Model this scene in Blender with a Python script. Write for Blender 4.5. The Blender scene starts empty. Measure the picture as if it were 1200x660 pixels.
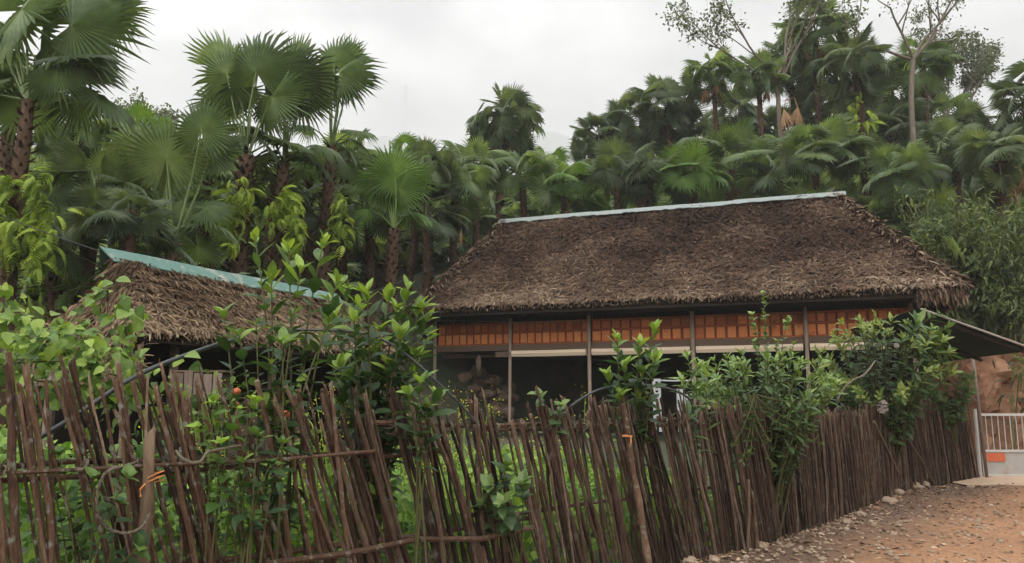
import bpy, math
import numpy as np
from math import radians as R, sin, cos, pi

# ------------------------------------------------------------------ camera, sky, sun, exposure
scene = bpy.context.scene
COL = scene.collection
F, CX, CY, HOR, EYE = 942.0, 600.0, 330.0, 476.0, 1.6
PITCH = math.atan((HOR - CY) / F)
cam_d = bpy.data.cameras.new('camera'); cam = bpy.data.objects.new('camera', cam_d); COL.objects.link(cam)
cam_d.sensor_width = 36.0; cam_d.lens = 36.0 * F / 1200.0
cam_d.clip_start = 0.05; cam_d.clip_end = 5000
cam.location = (0, 0, EYE); cam.rotation_euler = (pi / 2 + PITCH, 0, 0)
scene.camera = cam
scene.view_settings.view_transform = 'Standard'; scene.view_settings.look = 'None'
scene.view_settings.exposure = 0.66; scene.view_settings.gamma = 1.0
scene.view_settings.use_curve_mapping = False
SUN_EL, SUN_AZ = R(44), R(205)
world = bpy.data.worlds.new('World'); scene.world = world; world.use_nodes = True
wn, wl = world.node_tree.nodes, world.node_tree.links
for n_ in list(wn): wn.remove(n_)
w_out = wn.new('ShaderNodeOutputWorld'); w_bg = wn.new('ShaderNodeBackground'); w_bg.inputs[1].default_value = 0.13
w_sky = wn.new('ShaderNodeTexSky'); w_sky.sky_type = 'NISHITA'; w_sky.sun_disc = False
w_sky.sun_elevation = SUN_EL; w_sky.sun_rotation = SUN_AZ; w_sky.dust_density = 5.0; w_sky.air_density = 1.5
w_tc = wn.new('ShaderNodeTexCoord'); w_map = wn.new('ShaderNodeMapping'); w_map.inputs['Scale'].default_value = (1.6, 1.6, 3.2)
w_noi = wn.new('ShaderNodeTexNoise'); w_noi.inputs['Scale'].default_value = 3.4; w_noi.inputs['Detail'].default_value = 5; w_noi.inputs['Roughness'].default_value = 0.5
w_rmp = wn.new('ShaderNodeValToRGB')
w_rmp.color_ramp.elements[0].position = 0.36; w_rmp.color_ramp.elements[0].color = (0.40, 0.402, 0.408, 1)
w_rmp.color_ramp.elements[1].position = 0.62; w_rmp.color_ramp.elements[1].color = (1.0, 0.99, 0.98, 1)
w_mul = wn.new('ShaderNodeVectorMath'); w_mul.operation = 'SCALE'; w_mul.inputs['Scale'].default_value = 10.6
w_mix = wn.new('ShaderNodeMix'); w_mix.data_type = 'RGBA'; w_mix.inputs[0].default_value = 0.93     # cloud cover
wl.new(w_tc.outputs['Generated'], w_map.inputs['Vector']); wl.new(w_map.outputs[0], w_noi.inputs['Vector'])
wl.new(w_noi.outputs['Fac'], w_rmp.inputs[0]); wl.new(w_rmp.outputs[0], w_mul.inputs[0])
wl.new(w_sky.outputs[0], w_mix.inputs[6]); wl.new(w_mul.outputs[0], w_mix.inputs[7])
w_sep = wn.new('ShaderNodeSeparateXYZ'); wl.new(w_tc.outputs['Generated'], w_sep.inputs[0])
w_el = wn.new('ShaderNodeMapRange'); w_el.inputs[1].default_value = 0.0; w_el.inputs[2].default_value = 1.0; w_el.inputs[3].default_value = 0.48; w_el.inputs[4].default_value = 1.75     # overcast dome: overhead brighter than the horizon
wl.new(w_sep.outputs['Z'], w_el.inputs[0]); w_sc = wn.new('ShaderNodeVectorMath'); w_sc.operation = 'SCALE'; wl.new(w_mix.outputs[2], w_sc.inputs[0]); wl.new(w_el.outputs[0], w_sc.inputs['Scale'])
w_dot = wn.new('ShaderNodeVectorMath'); w_dot.operation = 'DOT_PRODUCT'; w_dot.inputs[1].default_value = (sin(SUN_AZ) * cos(SUN_EL), cos(SUN_AZ) * cos(SUN_EL), sin(SUN_EL))     # cloud is brighter round the hidden sun
wl.new(w_tc.outputs['Generated'], w_dot.inputs[0]); w_gl = wn.new('ShaderNodeMapRange'); w_gl.inputs[1].default_value = -.45; w_gl.inputs[2].default_value = .9; w_gl.inputs[3].default_value = .40; w_gl.inputs[4].default_value = 2.0
wl.new(w_dot.outputs['Value'], w_gl.inputs[0]); w_s2 = wn.new('ShaderNodeVectorMath'); w_s2.operation = 'SCALE'; wl.new(w_sc.outputs[0], w_s2.inputs[0]); wl.new(w_gl.outputs[0], w_s2.inputs['Scale'])
wl.new(w_s2.outputs[0], w_bg.inputs[0]); wl.new(w_bg.outputs[0], w_out.inputs[0])
sun_d = bpy.data.lights.new('sun', 'SUN'); sun_d.energy = 1.25; sun_d.angle = R(45); sun_d.color = (1.0, 0.97, 0.92)
sun = bpy.data.objects.new('sun', sun_d); COL.objects.link(sun)
sun.rotation_euler = (R(90) - SUN_EL, 0, -SUN_AZ + pi)
scene.cycles.use_denoising = True
scene.cycles.max_bounces = 8; scene.cycles.diffuse_bounces = 3; scene.cycles.glossy_bounces = 2
scene.cycles.transmission_bounces = 4; scene.cycles.volume_bounces = 2; scene.cycles.transparent_max_bounces = 6

# ------------------------------------------------------------------ helpers
def at(px, py, d):
    """photo pixel -> world point at forward (horizontal) distance d"""
    x = (px - CX) / F; y = (CY - py) / F
    dy = cos(PITCH) - y * sin(PITCH); dz = sin(PITCH) + y * cos(PITCH)
    k = d / dy
    return np.array([x * k, d, EYE + dz * k])

def nrm(v):
    v = np.asarray(v, float); return v / (np.linalg.norm(v, axis=-1, keepdims=True) + 1e-12)

class Acc:
    """collects geometry for ONE mesh object"""
    def __init__(s): s.v = []; s.q = []; s.t = []; s.tone = []; s.n = 0
    def add(s, v, quads=None, tris=None, tone=0.5):
        v = np.asarray(v, float).reshape(-1, 3)
        if quads is not None and len(quads): s.q.append(np.asarray(quads, int).reshape(-1, 4) + s.n)
        if tris is not None and len(tris): s.t.append(np.asarray(tris, int).reshape(-1, 3) + s.n)
        s.v.append(v); s.tone.append(np.broadcast_to(np.asarray(tone, float), (len(v),)).copy()); s.n += len(v)
    def inst(s, tpl, mats, locs, tone):
        """tpl=(verts,quads,tris); mats (N,3,3) columns = axes; tone (N,)"""
        tv, tq, tt = tpl[:3]; N = len(locs); off_t = tpl[3] if len(tpl) > 3 else 0.0
        if N == 0: return
        v = np.einsum('nij,kj->nki', mats, tv) + np.asarray(locs)[:, None, :]
        k = len(tv); off = (np.arange(N) * k)[:, None, None]
        q = (tq[None] + off).reshape(-1, 4) if len(tq) else None
        t = (tt[None] + off).reshape(-1, 3) if len(tt) else None
        s.add(v.reshape(-1, 3), q, t, (np.repeat(tone, k).reshape(-1, k) + off_t).ravel())
    def box(s, c, size, ax=None, tone=0.5):
        ax = np.eye(3) if ax is None else np.asarray(ax)
        h = np.asarray(size) / 2.0
        sg = np.array([[-1,-1,-1],[1,-1,-1],[1,1,-1],[-1,1,-1],[-1,-1,1],[1,-1,1],[1,1,1],[-1,1,1]])
        v = np.asarray(c) + (sg * h) @ ax
        s.add(v, [[0,3,2,1],[4,5,6,7],[0,1,5,4],[1,2,6,5],[2,3,7,6],[3,0,4,7]], None, tone)
    def tube(s, pts, rad, k=7, tone=0.5, cap=True, jit=0.0, rng=None):
        pts = np.asarray(pts, float); n = len(pts); rad = np.broadcast_to(np.asarray(rad, float), (n,))
        T = nrm(np.gradient(pts, axis=0)); ref = np.array([0., 0, 1]) if abs(T[0][2]) < .8 else np.array([1., 0, 0])
        A = nrm(np.cross(T, ref)); B = np.cross(T, A)
        an = np.arange(k) * 2 * pi / k
        rr = rad[:, None] * np.ones((1, k))
        if jit and rng is not None: rr = rr * (1 + rng.normal(0, jit, (n, k)))
        v = pts[:, None] + rr[..., None] * (np.cos(an)[None, :, None] * A[:, None] + np.sin(an)[None, :, None] * B[:, None])
        v = v.reshape(-1, 3); i = np.arange(n - 1)[:, None] * k; j = np.arange(k)[None]; j2 = (j + 1) % k
        q = np.stack([i + j, i + j2, i + k + j2, i + k + j], -1).reshape(-1, 4)
        t = None
        if cap:
            v = np.vstack([v, pts[0], pts[-1]]); c0, c1 = n * k, n * k + 1; jj = np.arange(k); jn = (jj + 1) % k
            t = np.vstack([np.stack([jn, jj, np.full(k, c0)], -1), np.stack([jj + (n-1)*k, jn + (n-1)*k, np.full(k, c1)], -1)])
        tn = np.asarray(tone, float)
        if tn.ndim: tn = np.concatenate([np.repeat(tn, k), [tn[0], tn[-1]] if cap else []])
        s.add(v, q, t, tn)
    def grid(s, P, tone=0.5, flip=False):
        P = np.asarray(P); n, m = P.shape[:2]
        i = np.arange(n - 1)[:, None] * m; j = np.arange(m - 1)[None]
        q = np.stack([i + j, i + j + 1, i + m + j + 1, i + m + j], -1).reshape(-1, 4)
        if flip: q = q[:, ::-1]
        s.add(P.reshape(-1, 3), q, None, np.asarray(tone).reshape(-1) if np.ndim(tone) else tone)
    def mesh(s, name, origin=(0, 0, 0), smooth=False):
        me = bpy.data.meshes.new(name)
        v = np.vstack(s.v) - np.asarray(origin)
        q = np.vstack(s.q) if s.q else np.zeros((0, 4), int); t = np.vstack(s.t) if s.t else np.zeros((0, 3), int)
        me.vertices.add(len(v)); me.vertices.foreach_set('co', v.astype(np.float32).ravel())
        lv = np.concatenate([q.ravel(), t.ravel()]).astype(np.int32)
        me.loops.add(len(lv)); me.loops.foreach_set('vertex_index', lv)
        st = np.concatenate([np.arange(len(q)) * 4, len(q) * 4 + np.arange(len(t)) * 3]).astype(np.int32)
        me.polygons.add(len(st)); me.polygons.foreach_set('loop_start', st)
        me.update(calc_edges=True)
        a = me.attributes.new('tone', 'FLOAT', 'POINT'); a.data.foreach_set('value', np.concatenate(s.tone).astype(np.float32))
        me.polygons.foreach_set('use_smooth', np.full(len(st), bool(smooth)))
        me.update()
        return me
    def build(s, name, mat, parent=None, smooth=False, origin=None):
        o0 = np.zeros(3) if origin is None else np.asarray(origin, float)
        if parent is not None: o0 = np.array(parent_origin[parent.name])
        me = s.mesh(name, o0, smooth); me.materials.append(mat)
        ob = bpy.data.objects.new(name, me); COL.objects.link(ob)
        if parent is not None: ob.parent = parent; parent_origin[ob.name] = o0
        else: ob.location = o0; parent_origin[ob.name] = o0
        return ob
parent_origin = {}

def tag(o, label=None, cat=None, group=None, kind=None):
    for k, v in (('label', label), ('category', cat), ('group', group), ('kind', kind)):
        if v: o[k] = v
    return o
def thing(name, label, cat, loc, group=None):
    o = bpy.data.objects.new(name, None); COL.objects.link(o); o.location = tuple(loc); o.empty_display_size = .2
    parent_origin[o.name] = np.asarray(loc, float)
    return tag(o, label, cat, group)

# smooth value noise in python
_perm = np.random.default_rng(5).random((64, 64, 64))
def vnoise(p, sc=1.0):
    p = np.asarray(p, float) * sc; i = np.floor(p).astype(int); f = p - i; f = f * f * (3 - 2 * f); i &= 63; j = (i + 1) & 63
    g = lambda a, b, c: _perm[a, b, c]
    x0, y0, z0 = i[..., 0], i[..., 1], i[..., 2]; x1, y1, z1 = j[..., 0], j[..., 1], j[..., 2]; fx, fy, fz = f[..., 0], f[..., 1], f[..., 2]
    a = g(x0,y0,z0)*(1-fx)+g(x1,y0,z0)*fx; b = g(x0,y1,z0)*(1-fx)+g(x1,y1,z0)*fx
    c = g(x0,y0,z1)*(1-fx)+g(x1,y0,z1)*fx; d = g(x0,y1,z1)*(1-fx)+g(x1,y1,z1)*fx
    return (a*(1-fy)+b*fy)*(1-fz)+(c*(1-fy)+d*fy)*fz
def fbm(p, sc=1.0, oct=4):
    r = 0; a = .5
    for _ in range(oct): r = r + a * vnoise(p, sc); sc *= 2.03; a *= .5
    return r
def sstep(a, b, x):
    t = np.clip((np.asarray(x, float) - a) / (b - a), 0, 1); return t * t * (3 - 2 * t)

# ------------------------------------------------------------------ materials
def new_mat(name):
    m = bpy.data.materials.new(name); m.use_nodes = True
    nt = m.node_tree; b = nt.nodes['Principled BSDF']; return m, nt.nodes, nt.links, b
def ramp(N, stops):
    r = N.new('ShaderNodeValToRGB'); e = r.color_ramp.elements
    while len(e) < len(stops): e.new(0.5)
    for el, (p, c) in zip(e, stops): el.position = p; el.color = (*c, 1)
    return r
def leaf_mat(name, stops, transl=0.3, rough=0.45, spec=0.35, noise=8.0):
    m, N, L, b = new_mat(name)
    a = N.new('ShaderNodeAttribute'); a.attribute_name = 'tone'
    tc = N.new('ShaderNodeTexCoord'); nz = N.new('ShaderNodeTexNoise'); nz.inputs['Scale'].default_value = noise; nz.inputs['Detail'].default_value = 3
    L.new(tc.outputs['Object'], nz.inputs['Vector'])
    ma = N.new('ShaderNodeMath'); ma.operation = 'MULTIPLY_ADD'; ma.inputs[1].default_value = 0.55; L.new(nz.outputs['Fac'], ma.inputs[0])
    sb = N.new('ShaderNodeMath'); sb.operation = 'SUBTRACT'; sb.inputs[1].default_value = 0.275; L.new(a.outputs['Fac'], sb.inputs[0]); L.new(sb.outputs[0], ma.inputs[2])
    r = ramp(N, stops); L.new(ma.outputs[0], r.inputs[0]); L.new(r.outputs[0], b.inputs['Base Color'])
    b.inputs['Roughness'].default_value = rough; b.inputs['Specular IOR Level'].default_value = spec
    if transl > 0:
        tr = N.new('ShaderNodeBsdfTranslucent'); hs = N.new('ShaderNodeMix'); hs.data_type = 'RGBA'; hs.blend_type = 'MULTIPLY'; hs.inputs[0].default_value = 1
        hs.inputs[7].default_value = (1.5, 1.5, .7, 1); L.new(r.outputs[0], hs.inputs[6]); L.new(hs.outputs[2], tr.inputs[0])
        mx = N.new('ShaderNodeMixShader'); mx.inputs[0].default_value = transl
        L.new(b.outputs[0], mx.inputs[1]); L.new(tr.outputs[0], mx.inputs[2]); L.new(mx.outputs[0], N['Material Output'].inputs[0])
    return m
def rough_mat(name, stops, scale=(1, 1, 1), nscale=6.0, detail=6, rough=0.85, bump=0.4, bdist=0.02, tone_mix=0.5, spec=0.25, metal=0.0, second=None):
    """noise ramp + per-vertex tone; scale stretches the noise (grain)"""
    m, N, L, b = new_mat(name)
    tc = N.new('ShaderNodeTexCoord'); mp = N.new('ShaderNodeMapping'); mp.inputs['Scale'].default_value = scale
    L.new(tc.outputs['Object'], mp.inputs['Vector'])
    nz = N.new('ShaderNodeTexNoise'); nz.inputs['Scale'].default_value = nscale; nz.inputs['Detail'].default_value = detail; nz.inputs['Roughness'].default_value = .62
    L.new(mp.outputs[0], nz.inputs['Vector'])
    a = N.new('ShaderNodeAttribute'); a.attribute_name = 'tone'
    mx = N.new('ShaderNodeMix'); mx.data_type = 'FLOAT'; mx.inputs[0].default_value = tone_mix
    L.new(nz.outputs['Fac'], mx.inputs[2]); L.new(a.outputs['Fac'], mx.inputs[3])
    r = ramp(N, stops); L.new(mx.outputs[0], r.inputs[0])
    out = r.outputs[0]
    if second:      # blotches of lichen, moss, dirt
        col, lo, hi, sc = second
        n2 = N.new('ShaderNodeTexNoise'); n2.inputs['Scale'].default_value = sc; n2.inputs['Detail'].default_value = 5; L.new(tc.outputs['Object'], n2.inputs['Vector'])
        mr = N.new('ShaderNodeMapRange'); mr.inputs[1].default_value = lo; mr.inputs[2].default_value = hi; L.new(n2.outputs['Fac'], mr.inputs[0])
        m2 = N.new('ShaderNodeMix'); m2.data_type = 'RGBA'; L.new(mr.outputs[0], m2.inputs[0]); L.new(out, m2.inputs[6]); m2.inputs[7].default_value = (*col, 1); out = m2.outputs[2]
    L.new(out, b.inputs['Base Color'])
    b.inputs['Roughness'].default_value = rough; b.inputs['Specular IOR Level'].default_value = spec; b.inputs['Metallic'].default_value = metal
    if bump:
        bp = N.new('ShaderNodeBump'); bp.inputs['Strength'].default_value = bump; bp.inputs['Distance'].default_value = bdist
        L.new(nz.outputs['Fac'], bp.inputs['Height']); L.new(bp.outputs[0], b.inputs['Normal'])
    return m

M = {}
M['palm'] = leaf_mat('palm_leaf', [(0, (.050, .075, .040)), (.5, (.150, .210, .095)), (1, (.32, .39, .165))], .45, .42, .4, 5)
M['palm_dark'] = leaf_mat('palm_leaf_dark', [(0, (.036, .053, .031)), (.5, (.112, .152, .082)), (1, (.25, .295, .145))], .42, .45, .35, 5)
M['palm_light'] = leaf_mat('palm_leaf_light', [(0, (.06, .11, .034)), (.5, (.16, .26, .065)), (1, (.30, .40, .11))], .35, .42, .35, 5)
M['dead_frond'] = leaf_mat('dry_palm_leaf', [(0, (.10, .055, .03)), (.5, (.26, .15, .08)), (1, (.42, .28, .16))], .15, .8, .1)
M['fern'] = leaf_mat('fern_leaf', [(0, (.085, .13, .022)), (.5, (.23, .32, .045)), (1, (.42, .50, .085))], .35, .5, .25)
M['shrub'] = leaf_mat('shrub_leaf', [(0, (.016, .036, .017)), (.42, (.042, .088, .026)), (.75, (.12, .20, .040)), (1, (.25, .36, .06))], .30, .48, .32, 12)
M['shrub_dark'] = leaf_mat('shrub_leaf_dark', [(0, (.018, .038, .016)), (.5, (.058, .105, .032)), (.8, (.13, .185, .040)), (1, (.24, .28, .06))], .32, .4, .4, 12)
M['shrub_green'] = leaf_mat('shrub_leaf_green', [(0, (.024, .052, .020)), (.5, (.072, .130, .038)), (1, (.20, .29, .075))], .28, .4, .4, 12)
M['vine'] = leaf_mat('vine_leaf', [(0, (.035, .075, .020)), (.5, (.115, .195, .042)), (1, (.28, .38, .075))], .35, .45, .3, 12)
M['garden'] = leaf_mat('garden_leaf', [(0, (.022, .055, .016)), (.5, (.095, .19, .032)), (1, (.30, .44, .065))], .33, .5, .3, 8)
M['flower'] = leaf_mat('yellow_flower', [(0, (.40, .42, .04)), (1, (.62, .58, .06))], .3, .6, .2)
M['bush'] = leaf_mat('wild_bush_leaf', [(0, (.012, .024, .012)), (.5, (.030, .054, .022)), (1, (.085, .13, .045))], .2, .5, .3, 3)
M['bamboo'] = leaf_mat('bamboo_leaf', [(0, (.012, .020, .008)), (.5, (.046, .068, .020)), (1, (.165, .215, .055))], .3, .5, .3, 4)
M['tree_leaf'] = leaf_mat('tree_leaf', [(0, (.06, .08, .05)), (1, (.19, .21, .14))], .3, .6, .2, 3)
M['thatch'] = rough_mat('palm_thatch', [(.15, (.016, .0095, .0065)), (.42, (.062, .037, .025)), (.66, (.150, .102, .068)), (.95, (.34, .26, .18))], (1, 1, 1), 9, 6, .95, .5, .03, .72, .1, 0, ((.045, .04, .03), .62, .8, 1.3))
M['thatch_light'] = rough_mat('palm_thatch_light', [(.1, (.028, .017, .011)), (.42, (.105, .068, .042)), (.68, (.235, .168, .105)), (1, (.46, .36, .24))], (1, 1, 1), 12, 6, .95, .5, .02, .72, .1)
M['thatch_end'] = rough_mat('thatch_underside', [(0, (.008, .006, .005)), (1, (.05, .038, .028))], (1, 1, 6), 20, 4, .95, .5, .02, .4, .1)  # near-black copy of the thatch, shade under the eaves painted in
M['stake'] = rough_mat('stake_bark', [(.22, (.010, .006, .004)), (.44, (.060, .032, .019)), (.64, (.138, .080, .049)), (.88, (.32, .245, .175))], (1, 1, .22), 60, 6, .85, 1.0, .008, .46, .25, 0, ((.20, .20, .16), .56, .70, 18))
M['stake_old'] = rough_mat('stake_weathered', [(.25, (.010, .006, .005)), (.46, (.050, .030, .020)), (.64, (.106, .068, .046)), (.85, (.26, .20, .145))], (1, 1, .22), 60, 6, .9, .7, .006, .45, .2, 0, ((.11, .10, .085), .58, .75, 9))
M['post'] = rough_mat('post_bark', [(.2, (.04, .026, .016)), (.5, (.12, .08, .048)), (1, (.25, .18, .12))], (1, 1, .3), 40, 5, .8, .5, .006, .3, .3)
M['wood_old'] = rough_mat('old_grey_wood', [(.2, (.075, .055, .043)), (.5, (.17, .125, .10)), (1, (.30, .24, .20))], (6, 6, .4), 12, 5, .85, .4, .006, .35)
M['beam'] = rough_mat('old_beam', [(.2, (.06, .040, .028)), (.5, (.13, .088, .062)), (1, (.22, .16, .12))], (.6, 6, 6), 9, 5, .85, .4, .006, .3)
M['grey_post'] = rough_mat('weathered_house_post', [(.2, (.16, .115, .085)), (.5, (.31, .235, .18)), (1, (.46, .37, .30))], (6, 6, .4), 12, 5, .85, .4, .006, .35)
M['dark_wood'] = rough_mat('shade_dark_wood', [(0, (.010, .008, .007)), (1, (.038, .028, .022))], (1, 1, .3), 12, 4, .85, .3, .006, .4)  # near-black: the shade inside house and hut is put into the colour
M['orange_wood'] = rough_mat('orange_lacquered_wood', [(.05, (.07, .019, .008)), (.3, (.36, .085, .024)), (.6, (.68, .20, .060)), (.8, (.76, .285, .095)), (1, (.82, .40, .18))], (3, 3, .7), 9, 5, .6, .2, .004, .68, .3, 0, ((.13, .045, .022), .60, .78, 5))
M['cream'] = rough_mat('cream_plank', [(.2, (.66, .50, .36)), (1, (.80, .66, .52))], (.5, 5, 5), 6, 4, .7, .15, .004, .2)
M['tin_pale'] = rough_mat('pale_tin', [(.2, (.135, .165, .155)), (1, (.23, .265, .25))], (1, 1, 1), 5, 5, .5, .05, .004, .2, .4, .0, ((.22, .17, .13), .56, .74, 3))
M['tin_green'] = rough_mat('green_tin', [(.2, (.06, .145, .115)), (1, (.105, .21, .175))], (1, 1, 1), 4, 5, .45, .05, .004, .2, .4, .0, ((.30, .30, .25), .54, .74, 5))
M['tin_under'] = rough_mat('dark_awning_tin', [(.2, (.022, .030, .026)), (1, (.055, .068, .060))], (1, 1, 1), 4, 5, .6, .1, .004, .2, .3)
M['tin_edge'] = rough_mat('awning_edge_metal', [(.2, (.20, .17, .15)), (1, (.34, .30, .27))], (1, 1, 1), 4, 5, .6, .1, .004, .2, .3)
M['white_metal'] = rough_mat('white_painted_metal', [(.2, (.36, .335, .31)), (1, (.56, .54, .51))], (1, 1, 1), 9, 5, .45, .05, .003, .2, .4, 0, ((.40, .27, .17), .66, .8, 7))
M['grey_panel'] = rough_mat('grey_gate_panel', [(.2, (.27, .25, .23)), (1, (.42, .40, .37))], (1, 1, .6), 5, 5, .6, .1, .003, .2, .3, 0, ((.30, .20, .13), .6, .8, 3))
M['red_sign'] = rough_mat('orange_red_plate', [(.2, (.42, .09, .035)), (1, (.55, .15, .06))], (1, 1, 1), 8, 5, .55, .05, .003, .2, .3)
M['black_pipe'] = rough_mat('black_pipe', [(.2, (.018, .021, .021)), (1, (.055, .062, .060))], (1, 1, 1), 9, 4, .4, .05, .002, .2, .4)
M['rope'] = rough_mat('twisted_rope', [(.2, (.06, .05, .034)), (.6, (.14, .12, .085)), (1, (.27, .24, .18))], (1, 1, 1), 60, 3, .9, .4, .004, .5)
M['twine'] = rough_mat('orange_twine', [(.2, (.45, .16, .05)), (1, (.62, .30, .13))], (1, 1, 1), 60, 3, .8, .3, .002, .3)
M['stone'] = rough_mat('pale_stone', [(.2, (.15, .105, .072)), (.6, (.27, .20, .14)), (1, (.42, .34, .26))], (1, 1, 1), 9, 6, .9, .4, .01, .5)
M['bank'] = rough_mat('cut_earth', [(.25, (.085, .042, .025)), (.48, (.155, .078, .045)), (.66, (.245, .135, .082)), (.9, (.38, .27, .19))], (1, 1, 1.1), 5, 8, .95, .8, .06, .45, .1, 0, ((.10, .058, .034), .56, .72, 2.2))
M['rock'] = rough_mat('rubble', [(.2, (.055, .037, .026)), (.55, (.14, .096, .07)), (1, (.28, .21, .16))], (1, 1, 1.4), 6, 7, .95, .7, .03, .45)
M['concrete'] = rough_mat('dusty_concrete', [(.2, (.30, .20, .13)), (.6, (.46, .33, .23)), (1, (.56, .43, .32))], (1, 1, 1), 4, 7, .9, .25, .01, .2)
M['bark'] = rough_mat('palm_bark', [(.15, (.022, .014, .010)), (.5, (.085, .052, .034)), (1, (.21, .145, .10))], (1, 1, .6), 14, 5, .95, .7, .03, .5, .15)
M['bark_pale'] = rough_mat('pale_tree_bark', [(.2, (.095, .075, .058)), (.5, (.19, .155, .125)), (1, (.32, .28, .24))], (1, 1, .4), 10, 5, .9, .4, .02, .4, .15)
M['stem'] = rough_mat('plant_stem', [(.2, (.05, .045, .02)), (1, (.13, .14, .05))], (1, 1, 1), 20, 3, .8, .2, .003, .5)
M['culm'] = rough_mat('bamboo_culm', [(.2, (.06, .075, .025)), (1, (.19, .20, .07))], (1, 1, 1), 8, 3, .6, .1, .003, .4)
M['plastic'] = rough_mat('white_plastic', [(.2, (.34, .35, .35)), (1, (.5, .51, .51))], (1, 1, 1), 5, 3, .45, .0, .003, .2, .4)
M['rag'] = rough_mat('grey_rag', [(.2, (.12, .10, .09)), (1, (.30, .26, .23))], (1, 1, 1), 12, 4, .95, .4, .01, .4)
M['litter'] = rough_mat('dry_leaf_litter', [(.15, (.085, .045, .026)), (.5, (.22, .135, .08)), (1, (.44, .33, .23))], (1, 1, 1), 12, 3, .9, .2, .005, .8)
M['wire'] = rough_mat('black_wire', [(.2, (.014, .016, .014)), (1, (.03, .032, .03))], (1, 1, 1), 9, 2, .6, 0, .002, .2)

def ground_mat():
    m, N, L, b = new_mat('soil_and_moss')
    tc = N.new('ShaderNodeTexCoord'); n1 = N.new('ShaderNodeTexNoise'); n1.inputs['Scale'].default_value = .6; n1.inputs['Detail'].default_value = 9; n1.inputs['Roughness'].default_value = .65
    L.new(tc.outputs['Object'], n1.inputs['Vector'])
    r = ramp(N, [(.3, (.016, .022, .010)), (.48, (.030, .042, .017)), (.58, (.055, .046, .026)), (.75, (.085, .062, .038))]); L.new(n1.outputs['Fac'], r.inputs[0]); L.new(r.outputs[0], b.inputs['Base Color'])
    b.inputs['Roughness'].default_value = .95
    bp = N.new('ShaderNodeBump'); bp.inputs['Strength'].default_value = .6; bp.inputs['Distance'].default_value = .1; L.new(n1.outputs['Fac'], bp.inputs['Height']); L.new(bp.outputs[0], b.inputs['Normal'])
    return m
M['ground'] = ground_mat()
def road_mat():
    m, N, L, b = new_mat('orange_dirt_road')
    tc = N.new('ShaderNodeTexCoord'); n1 = N.new('ShaderNodeTexNoise'); n1.inputs['Scale'].default_value = .55; n1.inputs['Detail'].default_value = 6
    n2 = N.new('ShaderNodeTexNoise'); n2.inputs['Scale'].default_value = 16; n2.inputs['Detail'].default_value = 8; n2.inputs['Roughness'].default_value = .7
    L.new(tc.outputs['Object'], n1.inputs['Vector']); L.new(tc.outputs['Object'], n2.inputs['Vector'])
    a = N.new('ShaderNodeAttribute'); a.attribute_name = 'tone'
    ad = N.new('ShaderNodeMath'); ad.operation = 'MULTIPLY_ADD'; ad.inputs[1].default_value = .8; L.new(n1.outputs['Fac'], ad.inputs[0])
    s_ = N.new('ShaderNodeMath'); s_.operation = 'SUBTRACT'; s_.inputs[1].default_value = .4; L.new(a.outputs['Fac'], s_.inputs[0]); L.new(s_.outputs[0], ad.inputs[2])
    r = ramp(N, [(.0, (.050, .029, .019)), (.45, (.110, .063, .038)), (.75, (.225, .112, .052)), (1, (.30, .155, .074))]); L.new(ad.outputs[0], r.inputs[0])
    r2 = ramp(N, [(.3, (.55, .52, .5)), (.5, (1, 1, 1)), (.72, (1.25, 1.25, 1.25))]); L.new(n2.outputs['Fac'], r2.inputs[0])
    mx = N.new('ShaderNodeMix'); mx.data_type = 'RGBA'; mx.blend_type = 'MULTIPLY'; mx.inputs[0].default_value = .9; L.new(r.outputs[0], mx.inputs[6]); L.new(r2.outputs[0], mx.inputs[7]); L.new(mx.outputs[2], b.inputs['Base Color'])
    b.inputs['Roughness'].default_value = .9
    bp = N.new('ShaderNodeBump'); bp.inputs['Strength'].default_value = .6; bp.inputs['Distance'].default_value = .03; L.new(n2.outputs['Fac'], bp.inputs['Height']); L.new(bp.outputs[0], b.inputs['Normal'])
    return m
M['road'] = road_mat()

# ------------------------------------------------------------------ terrain
U = np.array([.942, -.336, 0.]); V = np.array([.336, .942, 0.]); U /= np.linalg.norm(U); V /= np.linalg.norm(V)
HM = np.array([3.9, 20.25, 0.])                       # middle of the front eave of the big house
ZG = 0.85                                            # yard level under the big house
def hs(u, v, z): return HM + U * u + V * v + np.array([0, 0, z])
FENCE = np.array([(-3.5, 3.5), (-1.2, 5.6), (2.13, 8.95), (3.0, 9.77), (5.09, 12.37), (7.55, 15.2), (9.63, 17.0)])
_seg = np.linalg.norm(np.diff(FENCE, axis=0), axis=1); _cum = np.concatenate([[0], np.cumsum(_seg)]); FLEN = _cum[-1]
def fpos(s):
    s = np.asarray(s, float)
    return np.stack([np.interp(s, _cum, FENCE[:, 0]), np.interp(s, _cum, FENCE[:, 1])], -1)
def fdir(s): d = fpos(s + .2) - fpos(s - .2); return d / np.linalg.norm(d, axis=-1, keepdims=True)
BP = np.array([11.5, 19.6]); BD = np.array([.965, .26]); BN = np.array([-.26, .965])
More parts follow.
